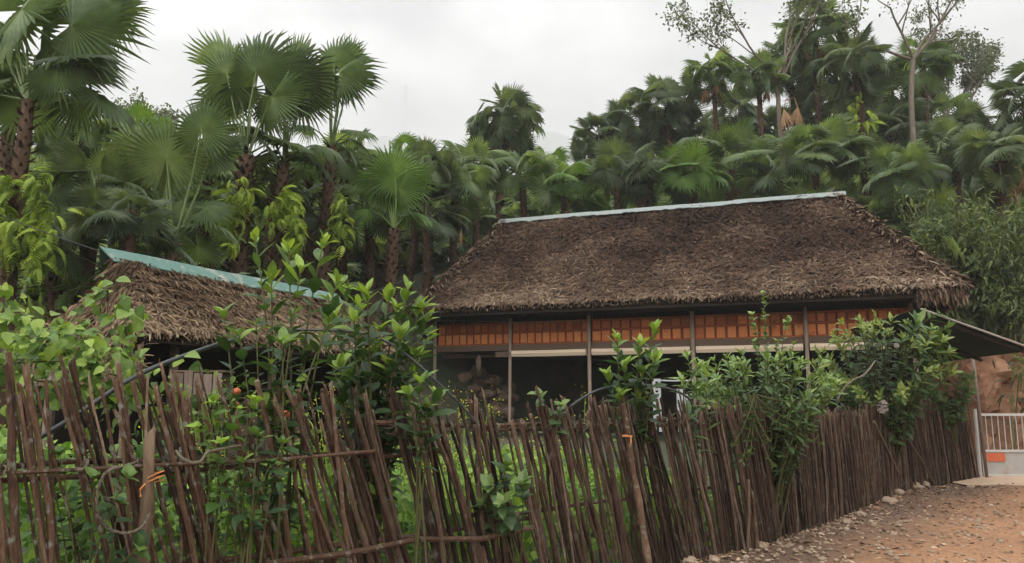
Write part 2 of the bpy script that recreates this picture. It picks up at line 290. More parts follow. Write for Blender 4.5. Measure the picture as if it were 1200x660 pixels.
def terrain(X, Y):
    X = np.asarray(X, float); Y = np.asarray(Y, float)
    z = ZG * sstep(10, 19, Y - np.maximum(X - 2, 0) * .35) * (1 - sstep(6.0, 8.5, X))
    ys = np.interp(X, [-40, -14, -4, 2, 8, 13, 40], [12, 15, 20, 26, 27.0, 25, 22])
    cr = np.interp(X, [-40, -15, -4, 2, 6, 10, 14, 40], [8.5, 8.2, 9.0, 10.4, 12.2, 14.2, 14.2, 12])
    sl = np.interp(X, [-40, -5, 5, 10, 40], [.45, .5, .8, .95, .9])
    t = np.maximum(0, Y - ys) * sl
    hill = cr * (1 - np.exp(-t / cr * 1.7))
    hill = hill * (1 - .75 * sstep(46, 75, Y))
    sb = (X - BP[0]) * BN[0] + (Y - BP[1]) * BN[1]
    along = (X - BP[0]) * BD[0] + (Y - BP[1]) * BD[1]
    bank = (sstep(0, 1.5, sb) * 3.0 + .42 * np.clip(sb - 1.5, 0, 12)) * sstep(-.5, .5, along)
    p = np.stack([X, Y, X * 0], -1)
    z = np.maximum(z + hill, z * .3 + bank)
    z = z + (fbm(p, .25, 3) - .45) * .5 * sstep(12, 26, Y) + (fbm(p, .07, 2) - .4) * 3 * sstep(60, 100, Y)
    return z + .12 * sstep(13.5, 15.5, Y) * sstep(6, 9, X) * (1 - sstep(0, 1, sb))
def axis(lo, hi, fine_lo, fine_hi, step):
    a = list(np.arange(fine_lo, fine_hi + 1e-6, step)); s = step; x = fine_hi
    while x < hi: s *= 1.22; x += s; a.append(min(x, hi))
    s = step; x = fine_lo
    while x > lo: s *= 1.22; x -= s; a.insert(0, max(x, lo))
    return np.array(a)
gx = axis(-3100, 3100, -26, 30, .5); gy = axis(-700, 2400, -6, 58, .5)
XX, YY = np.meshgrid(gx, gy)
a = Acc(); a.grid(np.stack([XX, YY, terrain(XX, YY) - .03], -1))
tag(a.build('ground', M['ground'], smooth=True), 'dark soil and moss sloping up under the palms', kind='structure')
# dirt road on the camera side of the fence
a = Acc(); ns, nw = 90, 40
ss = np.linspace(-6, FLEN + 9, ns); base = np.where((ss < 0)[:, None], FENCE[0] + ss[:, None] * fdir(.3), np.where((ss > FLEN)[:, None], FENCE[-1] + (ss - FLEN)[:, None] * np.array([.85, .2]), fpos(ss)))
nrm_r = np.array([.75, -.66]); ww = np.concatenate([[-.25], np.linspace(-.1, 9.5, nw - 1)])
PP = base[:, None, :] + ww[None, :, None] * nrm_r
zz = terrain(PP[..., 0], PP[..., 1]); p3 = np.concatenate([PP, zz[..., None]], -1)
zr = .012 + (fbm(p3 * np.array([1, 1, 0]), 1.1, 4) - .45) * .07
edge = sstep(.3, 2.1, ww)[None] * np.ones((ns, 1))
sbr = (PP[..., 0] - BP[0]) * BN[0] + (PP[..., 1] - BP[1]) * BN[1]
p3[..., 2] = np.where(zz > .35, zz - .25, np.minimum(zz, .13) + zr)
a.grid(p3, tone=np.clip(.42 + .5 * edge, 0, 1), flip=True)
tag(a.build('dirt_road', M['road'], smooth=True), 'orange brown dirt road along the stake fence', kind='structure')
# cut earth bank behind the gate
a = Acc(); na, nb = 90, 70
al = np.linspace(-.5, 9, na); bb = np.linspace(-.5, 2.6, nb); AA, BB = np.meshgrid(al, bb, indexing='ij')
X = BP[0] + AA * BD[0] + BB * BN[0]; Y = BP[1] + AA * BD[1] + BB * BN[1]
z = terrain(X, Y) + .05; P = np.stack([X, Y, z], -1)
nz = fbm(P * np.array([1, 1, 1.0]), 1.7, 6) - .47; nz2 = np.abs(fbm(P + 7, 3.2, 3) - .45)
ds = np.clip(.38 + nz * .9 - nz2 * .5, .05, 2); P[..., 0] -= ds * BN[0]; P[..., 1] -= ds * BN[1]; P[..., 2] += nz * .2 + .12
a.grid(P, tone=np.clip(.5 + nz * 1.6, 0, 1))
tag(a.build('earth_bank', M['bank'], smooth=False), 'orange cut earth bank with broken rock behind the gate', kind='structure')
# far hills, lost in the mist
a = Acc(); hx = np.linspace(-3000, 3000, 320); hv = np.linspace(0, 1, 14)
prof = 545 + 125 * np.exp(-((hx + 290) / 200.) ** 2) + 118 * np.exp(-((hx - 105) / 150.) ** 2) + 95 * (fbm(np.stack([hx, hx * 0, hx * 0], -1), .006, 4) - .45) + 170 * sstep(500, 1700, np.abs(hx))
P = np.zeros((320, 14, 3)); P[..., 0] = hx[:, None]; P[..., 1] = 1560 + 390 * hv[None]; P[..., 2] = prof[:, None] * np.sin(hv * pi * .5)[None] ** .8 - 3
P[..., 2] = np.minimum(P[..., 2] + (fbm(P * np.array([1, 1, 0]), .018, 3) - .45) * 40 * (hv[None] > 0), 752)
a.grid(P, flip=True); tag(a.build('hills', M['bush'], smooth=True), 'faint forested ridge lost in the mist', kind='structure')

# ------------------------------------------------------------------ leaf templates
def fan_leaf(nseg=30, span=320, split=.6, pleat=.035, droop=.18, fold=.16, tipd=.5, lod=1, seed=0):
    rg = np.random.default_rng(seed); sp = R(span); n2 = 2 * nseg
    ang = -sp / 2 + sp * np.arange(n2 + 1) / n2; ridge = np.where(np.arange(n2 + 1) % 2 == 1, 1, -1)
    rel = np.abs(ang) / (sp / 2); rings = [.008, split * .55, split] if lod else [.008, split]
    def shape(r, an, zr):
        x, y = r * np.cos(an), r * np.sin(an)
        z = zr - droop * r ** 2 - fold * np.abs(np.sin(an)) ** 1.3 * r - tipd * np.maximum(0, r - .55) ** 2
        return np.stack([x, y, z], -1)
    V_, Q, T = [], [], []
    for r in rings:
        rr = r * (1 - .12 * rel ** 2); V_.append(shape(rr, ang, ridge * pleat * r))
    w = n2 + 1
    for k in range(len(rings) - 1):
        j = np.arange(n2); Q.append(np.stack([k*w + j, (k+1)*w + j, (k+1)*w + j + 1, k*w + j + 1], -1))
    base = len(rings) * w; o = (len(rings) - 1) * w; vs = []
    for s in range(nseg):
        L = (1 - .22 * rel[2*s+1] ** 2) * rg.uniform(.86, 1.06) * (rg.uniform(.72, .9) if rg.random() < .12 else 1); am = ang[2*s+1] + rg.normal(0, .022); hw = sp / nseg * .5
        zd = rg.normal(0, .03)
        rm = split + (L - split) * .5
        tri = [shape(np.array(rm), np.array(am - hw * .40), -pleat * .5 + zd * .4), shape(np.array(rm), np.array(am), pleat * .5 + zd * .4), shape(np.array(rm), np.array(am + hw * .40), -pleat * .5 + zd * .4), shape(np.array(L), np.array(am + rg.normal(0, .02)), zd)]
        b = base + 4 * s; vs += tri
        Q.append(np.array([[o+2*s, b, b+1, o+2*s+1], [o+2*s+1, b+1, b+2, o+2*s+2]])); T += [[b, b+3, b+1], [b+1, b+3, b+2]]
    ro = [ridge * .10 + (.22 if r < .05 else .10 if r < split * .9 else 0) for r in rings] + [np.tile([-.10, .06, -.10, .0], nseg)]
    return np.vstack(V_ + [np.array(vs)]), np.vstack(Q), np.array(T), np.concatenate(ro)
FAN = [fan_leaf(40, 330, .56, .05, .06, .08, .30, 1, 1), fan_leaf(38, 310, .52, .05, .12, .18, .55, 1, 2), fan_leaf(36, 270, .50, .055, .18, .32, .8, 1, 3), fan_leaf(38, 320, .52, .055, .10, .25, 1.1, 1, 8), fan_leaf(34, 250, .46, .06, .25, .45, 1.1, 1, 9), fan_leaf(40, 290, .58, .05, .04, .10, .4, 1, 10)]
FAN_LO = [fan_leaf(18, 320, .52, .045, .10, .12, .45, 0, 4), fan_leaf(17, 280, .48, .045, .2, .3, .7, 0, 5), fan_leaf(17, 250, .45, .05, .3, .5, 1.0, 0, 11), fan_leaf(18, 300, .55, .045, .05, .2, .6, 0, 12)]
FAN_CLOSED = fan_leaf(18, 90, .6, .03, .05, .5, .1, 1, 6)
FAN_DEAD = fan_leaf(14, 95, .25, .08, .1, .9, .2, 0, 7)
def simple_leaf(ratio=.35, curl=.25, fold=.22, peak=.45, st=(0, .12, .35, .6, .82, 1)):
    v, q, t = [], [], []; st = np.array(st); w = ratio / 2 * np.where(st < peak, np.sin(st / peak * pi / 2) ** .8, np.cos((st - peak) / (1 - peak) * pi / 2) ** .9)
    for s_, w_ in zip(st, w):
        z = -curl * s_ ** 2
        v += [(s_, -w_, z + fold * w_), (s_, 0, z), (s_, w_, z + fold * w_)]
    for i in range(len(st) - 1):
        b = 3 * i
        if i == 0: t += [[b+1, b+3, b+4], [b+1, b+4, b+5]]
        elif i == len(st) - 2: t += [[b, b+4, b+1], [b+1, b+4, b+2]]
        else: q += [[b, b+3, b+4, b+1], [b+1, b+4, b+5, b+2]]
    return np.array(v, float), np.array(q), np.array(t)
LANCE = [simple_leaf(.36, .22, .25), simple_leaf(.40, .4, .3), simple_leaf(.32, .08, .2)]
ELL = [simple_leaf(.44, .22, .25, .5), simple_leaf(.48, .4, .3, .5), simple_leaf(.40, .08, .2, .52)]
BROAD = [simple_leaf(.85, .25, .18, .3), simple_leaf(.78, .45, .25, .33)]
NARROW = [simple_leaf(.22, .35, .3, .35, (0, .3, .65, 1)), simple_leaf(.25, .6, .3, .35, (0, .3, .65, 1))]
BLOB = [simple_leaf(.55, .2, .2, .45, (0, .4, .75, 1))]

def frames(dirs, ups, rg=None, roll=0.0):
    """columns: x along leaf, z ~ up"""
    d = nrm(dirs); z = ups - (np.sum(ups * d, -1, keepdims=True)) * d; z = nrm(z); y = np.cross(z, d)
    if rg is not None and roll:
        an = rg.normal(0, roll, len(d))[:, None]; y, z = y * np.cos(an) + z * np.sin(an), z * np.cos(an) - y * np.sin(an)
    return np.stack([d, y, z], -1)
def scatter(acc, tpls, rg, locs, dirs, ups, size, tone, roll=.35):
    N = len(locs)
    if not N: return
    Mx = frames(dirs, ups, rg, roll) * np.asarray(size).reshape(-1, 1, 1); pick = rg.integers(0, len(tpls), N)
    for k, tp in enumerate(tpls):
        m = pick == k; acc.inst(tp, Mx[m], locs[m], np.asarray(tone)[m])

# ------------------------------------------------------------------ thatched roofs
STRIP = (np.array([(0, -.5, 0), (0, .5, 0), (.35, -.5, .5), (.35, .5, .55), (.7, -.42, .6), (.7, .42, .5), (1, -.12, .2), (1, .12, .15)]) , np.array([[0, 2, 3, 1], [2, 4, 5, 3], [4, 6, 7, 5]]), np.zeros((0, 3), int))
def thatch_face(acc, rg, C, n, lay, length, width, lift, tone_fn, curve=0.0, nu=36, nv=14, wob=.05, dn=None):
    """C: corners eaveL, eaveR, ridgeR, ridgeL. Bumpy surface plus loose leaf strips"""
    C = [np.asarray(c, float) for c in C]
    def pt(u, v):
        u = np.asarray(u)[..., None]; v = np.asarray(v)[..., None]
        p = (C[0]*(1-u)+C[1]*u)*(1-v) + (C[3]*(1-u)+C[2]*u)*v
        return p - np.array([0, 0, 1.]) * curve * np.sin(pi * v)
    nn = nrm(np.cross(C[1] - C[0], C[3] - C[0])); nn = nn if nn[2] > 0 else -nn
    g, h = np.meshgrid(np.linspace(0, 1, nu), np.linspace(0, 1, nv)); P = pt(g, h)
    ns_ = fbm(P, 1.4, 3) - .45
    P = P + nn * (ns_ * wob * 2.2)[..., None]
    acc.grid(P, tone=np.clip(tone_fn(g, h, P) - .1, 0, 1))
    N = n; u = rg.random(N); v = rg.random(N); NC = max(6, int(np.linalg.norm((C[0] + C[1]) - (C[2] + C[3])) / 2 / .21)); vr = fbm(np.stack([u * np.linalg.norm(C[1] - C[0]), v * 0, v * 0], -1), .8, 2) * .8; v = np.where(rg.random(N) < .7, np.clip((np.floor(v * NC) + .15 + rg.random(N) * .38 + vr) / NC, 0, 1), v); p = pt(u, v); p = p + nn * ((fbm(p, 1.4, 3) - .45) * wob * 2.2)[:, None]
    dn = nrm((C[0] + C[1]) / 2 - (C[2] + C[3]) / 2) if dn is None else dn
    al = nrm(C[1] - C[0]); an = rg.normal(0, lay, N)
    d = np.cos(an)[:, None] * dn + np.sin(an)[:, None] * al + nn * rg.uniform(-.08, .16, N)[:, None]
    fr = frames(d, np.repeat(nn[None], N, 0), rg, .35)
    L = rg.uniform(*length, N); W = rg.uniform(*width, N); H = rg.uniform(.3, 1.0, N) * lift
    fr = fr * np.stack([L, W, H], -1)[:, None, :]
    acc.inst(STRIP, fr, p + nn * rg.uniform(.0, .05, N)[:, None], np.clip(tone_fn(u, v, p) + rg.normal(0, .125, N), 0, 1))
    return pt, nn
def fringe(acc, rg, A, B, n, length, width, tone, out, spread=.25, thick=.25):
    N = n; u = rg.random(N)[:, None]; p = A * (1 - u) + B * u + np.array([0, 0, 1.]) * rg.uniform(-thick, .02, N)[:, None] - out * rg.uniform(-.02, .2, N)[:, None]
    d = np.array([0, 0, -1.]) + out * rg.uniform(.05, .7, N)[:, None] + nrm(B - A) * rg.normal(0, spread, N)[:, None]
    fr = frames(d, np.repeat(out[None], N, 0) + .01, rg, .7) * np.stack([rg.uniform(*length, N), rg.uniform(*width, N), np.full(N, .04)], -1)[:, None, :]
    acc.inst(STRIP, fr, p, np.clip(tone + rg.normal(0, .17, N), 0, 1))

rg = np.random.default_rng(11)
zE = 1.6 + 117 * 20.7 / F * 1.045; zR = 7.62; W2 = 8.0
house = thing('stilt_house', 'large stilt house with a huge dark palm thatch roof and orange plank wall', 'house', hs(0, 4, ZG))
EL, ER = hs(-7.15, 0, zE + .03), hs(6.75, 0, zE + .02); BL, BR = hs(-7.15, W2, zE), hs(6.75, W2, zE)
RL, RR = hs(-5.75, 4, zR), hs(4.35, 4, zR)
a = Acc()
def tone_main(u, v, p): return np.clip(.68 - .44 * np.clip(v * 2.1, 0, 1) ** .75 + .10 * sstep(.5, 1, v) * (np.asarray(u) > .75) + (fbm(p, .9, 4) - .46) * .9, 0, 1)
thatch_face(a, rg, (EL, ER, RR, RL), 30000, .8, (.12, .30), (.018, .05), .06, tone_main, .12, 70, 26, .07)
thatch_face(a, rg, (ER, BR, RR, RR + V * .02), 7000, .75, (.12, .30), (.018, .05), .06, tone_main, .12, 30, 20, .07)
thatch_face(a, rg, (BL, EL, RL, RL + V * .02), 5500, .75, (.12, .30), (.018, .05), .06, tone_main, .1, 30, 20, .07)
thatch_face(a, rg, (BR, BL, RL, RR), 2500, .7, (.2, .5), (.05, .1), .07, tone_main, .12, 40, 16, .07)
# hip ridges rounded with extra leaves
for A_, B_ in ((ER, RR), (EL, RL)):
    n_ = 1500; u = rg.random(n_)[:, None]; p = A_ * (1 - u) + B_ * u + rg.normal(0, .06, (n_, 3)); dd = nrm(A_ - B_) + rg.normal(0, .6, (n_, 3)) * [1, 1, .4]
    a.inst(STRIP, frames(dd, np.tile([0, 0, 1.], (n_, 1)), rg, .6) * np.stack([rg.uniform(.14, .32, n_), rg.uniform(.025, .055, n_), np.full(n_, .03)], -1)[:, None, :], p, np.clip(.58 + rg.normal(0, .18, n_), 0, 1))
fringe(a, rg, EL, ER, 2600, (.04, .10), (.018, .04), .66, -V, .4, .10)
fringe(a, rg, ER, BR, 2200, (.07, .2), (.02, .045), .55, U, .25, .22)
fringe(a, rg, ER - U * 1.0, ER + U * .05, 350, (.12, .34), (.02, .05), .5, -V, .2, .25)
fringe(a, rg, BL, EL, 700, (.14, .35), (.03, .07), .55, -U, .25, .22)
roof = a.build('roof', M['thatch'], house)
a = Acc()        # thick eave edge and underside, shade put into the near-black colour
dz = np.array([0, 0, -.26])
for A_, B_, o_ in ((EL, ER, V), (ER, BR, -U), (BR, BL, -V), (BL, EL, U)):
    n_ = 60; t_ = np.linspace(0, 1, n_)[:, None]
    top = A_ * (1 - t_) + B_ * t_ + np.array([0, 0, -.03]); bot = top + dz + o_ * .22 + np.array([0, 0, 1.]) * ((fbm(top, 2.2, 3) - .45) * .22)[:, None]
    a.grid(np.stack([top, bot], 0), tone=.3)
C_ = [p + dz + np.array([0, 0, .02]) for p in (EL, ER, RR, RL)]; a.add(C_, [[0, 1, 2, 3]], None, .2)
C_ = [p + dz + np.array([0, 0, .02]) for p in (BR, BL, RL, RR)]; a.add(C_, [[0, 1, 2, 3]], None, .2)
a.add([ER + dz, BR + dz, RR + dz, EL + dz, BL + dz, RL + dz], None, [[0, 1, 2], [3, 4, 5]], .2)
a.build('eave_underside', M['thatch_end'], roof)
a = Acc()        # tin ridge cap
capL, capR = hs(-6.0, 4, zR + .1), hs(4.5, 4, zR + .1)
nseg_ = 7
for k in range(nseg_):                        # lapped sheets, each a little askew
    A0, A1 = capL + (capR - capL) * (k / nseg_), capL + (capR - capL) * ((k + 1) / nseg_ + .012); A0 = A0 + [0, 0, rg.normal(0, .004) + .005 * (k % 2)]; A1 = A1 + [0, 0, rg.normal(0, .004) + .005 * (k % 2)]
    for sgn, wd in ((-1, .26), (1, .26)):
        n_ = 14; t_ = np.linspace(0, 1, n_)[:, None]; top = A0 * (1 - t_) + A1 * t_; bot = top + V * sgn * (wd + rg.normal(0, .008)) + np.array([0, 0, -.17]) + np.array([0, 0, 1]) * rg.normal(0, .010, (n_, 1)); mid = (top + bot) / 2 + np.array([0, 0, 1]) * rg.normal(0, .007, (n_, 1))
        a.grid(np.stack([top, mid, bot], 0)); a.grid(np.stack([top - [0, 0, .02], bot - [0, 0, .02]], 0)); a.grid(np.stack([bot, bot - [0, 0, .02]], 0))
a.build('ridge_cap', M['tin_pale'], roof)
# body of the house
def u_at(px, v):          # u where the vertical plane v=const crosses photo column px
    k = (px - CX) / (F * cos(PITCH)) * 1.0
    # X/Y ratio with pitch is (px-CX)/F / (cosP - y sinP) ; near the floor row
    y = (CY - 408) / F; k = ((px - CX) / F) / (cos(PITCH) - y * sin(PITCH))
    p = HM + V * v; return (k * p[1] - p[0]) / (U[0] - k * U[1])
VW = 1.15; VB = 7.0
zF = at(600, 404, hs(u_at(600, VW), VW, 0)[1])[2]; zT = zF + .64
pu = [u_at(p_, VW) for p_ in (512, 599, 692, 813)]; stepu = pu[3] - pu[2]; pu += [pu[3] + stepu, pu[3] + 2 * stepu]; pu[5] = min(pu[5], 5.75)
AX = np.stack([U, V, [0, 0, 1]])
for i, u in enumerate(pu):
    a = Acc(); q0, q1 = hs(u, VW - .13, ZG - .1), hs(u + rg.normal(0, .02), VW - .13, zT + .10)
    a.tube(np.array([q0 * (1 - t) + q1 * t for t in np.linspace(0, 1, 7)]), rg.uniform(.046, .056), 8, .5, True, .04, rg); a.build('post', M['grey_post'], house, True)
for u in pu:
    a = Acc(); a.box(hs(u, VW + .12, (zF + zE) / 2 + .35), (.10, .10, zE - zF + .5), AX, .4); a.build('upper_post', M['dark_wood'], house)  # same posts above the wall, eave shade put into their dark colour
for u in (pu[0], pu[2], pu[4], pu[5]):
    a = Acc(); a.box(hs(u, VB - .3, (ZG + zE) / 2 + .3), (.18, .18, zE - ZG + .6), AX); a.build('post', M['dark_wood'], house)
for i in range(5):
    ua, ub = pu[i] + .03, pu[i + 1] - .03; a = Acc(); w_ = ub - ua; um = (ua + ub) / 2
    a.box(hs(um, VW + .06, (zF + zT) / 2), (w_, .03, zT - zF), AX, .02)
    ncol = 10; cw = w_ / ncol
    for c in range(ncol):                     # two rows of raised panels; the upper row's darker tone paints eave shade
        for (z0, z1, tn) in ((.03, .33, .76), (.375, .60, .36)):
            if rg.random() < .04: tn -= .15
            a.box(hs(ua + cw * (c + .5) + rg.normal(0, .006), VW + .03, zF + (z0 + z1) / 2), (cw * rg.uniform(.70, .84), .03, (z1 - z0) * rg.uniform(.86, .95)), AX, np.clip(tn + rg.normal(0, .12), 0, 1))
    for z_ in (.015, .352, .625): a.box(hs(um, VW + .022, zF + z_), (w_, .05, .035), AX, .22)
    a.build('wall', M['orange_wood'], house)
for i in range(5):                            # brown sill beam, then the pale plank
    ua, ub = pu[i] + .06, pu[i + 1] - .06; a = Acc(); a.box(hs((ua + ub) / 2, VW - .03, zF - .09), (ub - ua, .16, .165), AX, .5); a.build('floor_beam', M['beam'], house)
    if i > 0:
        a = Acc(); n_ = 14; up = np.linspace(ua + .02, ub - .02, n_); sag = -.006 * np.sin(np.linspace(0, pi, n_))
        for j in range(n_ - 1): pass
        top = np.array([hs(u, VW - .14, zF - .185 + s_) for u, s_ in zip(up, sag)]); b_ = np.array([0, 0, -.17])
        a.grid(np.stack([top + V * .06, top - V * .06, top - V * .10 + b_ * .5, top - V * .06 + b_, top + V * .06 + b_, top + V * .06], 0)); a.build('pale_plank', M['cream'], house)
a = Acc(); a.box(hs(0, 4.2, zF - .22), (12.2, 5.9, .08), AX, .3); a.build('floor', M['dark_wood'], house)
a = Acc()
a.box(hs(0, VB, (ZG + zE) / 2 + .4), (12.2, .08, zE - ZG + 1.0), AX, .3)
for u in np.arange(-6, 6, .22): a.box(hs(u, VB - .05, (ZG + zE) / 2 + .4), (.19, .03, zE - ZG + 1.0), AX, rg.uniform(.1, .6))
a.build('back_wall', M['dark_wood'], house)
for u in (-6.05, 6.05):
    a = Acc(); a.box(hs(u, 4.2, (zF + zE) / 2 + .2), (.07, 5.6, zE - zF + .5), AX, .4); a.build('side_wall', M['dark_wood'], house)
a = Acc(); a.box(hs(6.05, 4.2, (ZG + zF) / 2), (.07, 5.6, zF - ZG - .3), AX, .4); a.build('side_wall', M['dark_wood'], house)
a = Acc()
for k in range(8): a.box(hs(-6 + k * 1.7, 4.4, zF - .31), (.10, 5.2, .10), AX, .4)
a.build('floor_joist', M['dark_wood'], house)
a = Acc(); a.box(hs((pu[0] + pu[1]) / 2, VW + .3, zF - .27), (pu[1] - pu[0] - .2, .1, .12), AX, .2); a.box(hs(pu[1] - .2, VW - .12, zF - .28), (.42, .11, .15), AX, .6); a.build('lower_beam', M['beam'], house)
# wooden bundle hanging from the beam
p = at(561, 415, hs((pu[0] + pu[1]) / 2, VW + .1, 0)[1]); a = Acc()
for dx, l_ in ((-.05, .42), (.0, .5), (.05, .46), (.02, .4)): a.tube([p + U * dx * .3, p + U * dx + [0, 0, -l_ * .5], p + U * dx * .8 + [0, 0, -l_]], [.02, .038, .012], 7, .6)
tag(a.build('dried_corn', M['wood_old'], origin=p), 'dry cobs hanging under the floor beam beside the left house posts', 'dried corn')

def rock(acc, c, size, rg, k=2, tone=.5, flat=.7):
    n, m = 9, 7; th = np.linspace(0, 2 * pi, n + 1)[:-1]; ph = np.linspace(0, pi, m)[1:-1]
    d = np.array([[sin(p_) * cos(t_), sin(p_) * sin(t_), cos(p_)] for p_ in ph for t_ in th] + [[0, 0, 1], [0, 0, -1]])
    seed = rg.random(3) * 40; r = .72 + .75 * (vnoise(d + seed, 1.3) - .2)
    r = np.minimum(r, 1.02)
    sz = np.asarray(size) * np.array([1, rg.uniform(.7, 1.1), flat]); an = rg.random() * 6.3; Rz = np.array([[cos(an), sin(an), 0], [-sin(an), cos(an), 0], [0, 0, 1]])
    v = np.asarray(c) + (d * r[:, None] * sz) @ Rz; L_ = len(ph); q = []; t = []
    for i in range(L_ - 1):
        for j in range(n): q.append([i*n+j, (i+1)*n+j, (i+1)*n+(j+1) % n, i*n+(j+1) % n])
    for j in range(n): t += [[L_*n, j, (j+1) % n], [L_*n+1, (L_-1)*n+(j+1) % n, (L_-1)*n+j]]
    acc.add(v, q, t, tone)
# rubble wall under the left bay
a = Acc(); rg2 = np.random.default_rng(21)
for k in range(170):
    px_ = rg2.uniform(504, 598); q = at(px_, 440, 24.4 + rg2.uniform(-.25, .5)); q[2] = ZG + .05 + 1.75 * rg2.random() * (1 - .25 * sstep(560, 598, px_))
    rock(a, q, rg2.uniform(.12, .34), rg2, tone=rg2.uniform(.1, .85), flat=rg2.uniform(.45, .8))
tag(a.build('rubble_wall', M['rock']), 'rough brown rubble wall under the left end of the stilt house', 'wall')

# white things standing under the house
def flat_ax(d): return np.stack([U, V, [0, 0, 1.]])
def box_px(acc, x0, y0, x1, y1, d, depth=.06, tone=.5):
    A_, B_ = at(x0, y1, d), at(x1, y0, d); c = (A_ + B_) / 2; acc.box(c, (abs(B_[0]-A_[0]), depth, abs(B_[2]-A_[2])), None, tone)
dW = 19.6
sl = thing('slatted_rack', 'narrow white slatted rack standing under the big house', 'rack', at(770, 506, dW))
a = Acc()
for x in (767.0, 773.2): box_px(a, x - .7, 447, x + .7, 506, dW)
box_px(a, 766.3, 444, 773.9, 447.2, dW + .01, .05); a.build('frame', M['plastic'], sl)
for k in range(9):
    a = Acc(); box_px(a, 767.7, 450 + k * 5.0, 772.5, 452.6 + k * 5.0, dW, .03); a.build('slat', M['plastic'], sl)
a = Acc(); bx = thing('white_board', 'white upright board behind the stakes under the big house', 'board', at(800, 508, dW))
box_px(a, 793.5, 456, 800, 482, dW, .05); a.build('panel', M['plastic'], bx)
a = Acc(); box_px(a, 803.2, 462, 806, 506, dW, .05); box_px(a, 800.2, 478, 803, 481, dW, .04); box_px(a, 795, 482.3, 797.5, 506, dW, .05); a.build('frame', M['plastic'], bx)
a = Acc(); a.tube([at(774, 446, dW - .1), at(790, 446.6, dW), at(812, 446, dW + .1)], .02, 7); tag(a.build('white_rod', M['plastic'], origin=at(790, 446.6, dW)), 'thin white horizontal rod under the big house', 'rod')

# ------------------------------------------------------------------ hut on the left
rgh = np.random.default_rng(31)
h0, h1 = at(125, 291, 10.0), at(396, 345, 14.2); h1[2] = h0[2] = 3.56
HU = nrm((h1 - h0) * [1, 1, 0]); HV = np.array([HU[1], -HU[0], 0.])       # HV faces the camera side
hutb = (h0 + h1) / 2; hutb = np.array([hutb[0], hutb[1], .35])
hut = thing('thatched_hut', 'small hut with tan palm thatch and a green tin ridge left of the stilt house', 'hut', hutb)
eN = at(158, 386, 9.2); eF = h1 + HV * 1.25 + HU * .5; eF[2] = eN[2] - .02; rN = h0 + HU * .38 + [0, 0, -.12]; rF = h1 + [0, 0, -.12]
bN = h0 - HV * 1.3 - HU * .1; bN[2] = eN[2]; bF = h1 - HV * 1.3 + HU * .4; bF[2] = eN[2]
gN = h0 + HU * .05 + [0, 0, -1.1]
a = Acc()
def tone_hut(u, v, p): return np.clip(.66 - .25 * np.asarray(v) + (fbm(p, 1.6, 4) - .46) * .8, 0, 1)
thatch_face(a, rgh, (eN, eF, rF, rN), 9500, .65, (.07, .22), (.009, .026), .04, tone_hut, .05, 40, 18, .05)
thatch_face(a, rgh, (bF, bN, rN, rF), 1500, .7, (.15, .32), (.03, .06), .05, tone_hut, .05, 24, 12, .05)
thatch_face(a, rgh, (bN, eN, rN, rN + HU * .02), 2600, .6, (.08, .24), (.01, .028), .04, tone_hut, .05, 20, 12, .06)
fringe(a, rgh, eN, eF, 1200, (.03, .09), (.012, .03), .66, HV, .4, .06); fringe(a, rgh, bN, eN, 700, (.1, .35), (.015, .04), .45, -HU, .3, .2)
fringe(a, rgh, rN - HU * .35 + HV * .1, rN + HV * .15, 300, (.15, .5), (.02, .04), .25, -HU, .4, .1)
hr = a.build('roof', M['thatch_light'], hut)
a = Acc(); d_ = np.array([0, 0, -.13])
for q in ((eN, eF, rF, rN), (bF, bN, rN, rF)): a.add([p_ + d_ for p_ in q], [[0, 1, 2, 3]], None, .2)
a.add([bN + d_, eN + d_, rN + d_], None, [[0, 1, 2]], .2); n_ = 40; t_ = np.linspace(0, 1, n_)[:, None]; top = eN * (1 - t_) + eF * t_ - [0, 0, .02]
a.grid(np.stack([top, top + [0, 0, -.14] - HV * .1 + np.array([0, 0, 1.]) * ((fbm(top, 3, 3) - .45) * .16)[:, None]], 0), tone=.4); a.build('eave_underside', M['thatch_end'], hr)
a = Acc(); c0, c1 = h0 - HU * .1 + [0, 0, .02], h1 + [0, 0, .02]
for sg in (1, -1):
    t_ = np.linspace(0, 1, 16)[:, None]; top = c0 * (1 - t_) + c1 * t_ + np.array([0, 0, 1]) * np.round(np.sin(np.arange(16) * .8))[:, None] * .005; bot = top + np.array([0, 0, 1]) * rgh.normal(0, .008, (16, 1)) + HV * sg * .13 + [0, 0, -.165]
    bot[0] += HU * .12
    a.grid(np.stack([top, bot], 0)); a.grid(np.stack([top - [0, 0, .015], bot - [0, 0, .015]], 0)); a.grid(np.stack([bot, bot - [0, 0, .015]], 0))
a.build('ridge_cap', M['tin_green'], hr)
for s_, o_ in ((.5, .75), (2.2, .8), (4.2, .8), (.4, -.8), (4.2, -.8)):
    a = Acc(); q = h0 + HU * s_ + HV * o_; a.tube([[q[0], q[1], .2], [q[0], q[1], 1.4], [q[0], q[1], eN[2] + .2]], .06, 8, .4); a.build('post', M['wood_old'], hut, True)
HAX = np.stack([HU, HV, [0, 0, 1.]])
a = Acc(); a.box(h0 + HU * 2.3 - HV * .75 + [0, 0, 1.35 - h0[2]], (4.6, .06, 2.3), HAX, .3); a.box(h0 + HU * 4.6 + [0, 0, 1.35 - h0[2]], (.06, 1.5, 2.3), HAX, .3); a.build('wall', M['dark_wood'], hut)
a = Acc()
for k in range(16): a.box(h0 + HU * (.35 + k * .19) + HV * .62 + [0, 0, .72 - h0[2] + rgh.normal(0, .05)], (.165, .03, 1.55 + rgh.normal(0, .06)), HAX, rgh.uniform(.2, .9))
a.build('plank_wall', M['beam'], hut)
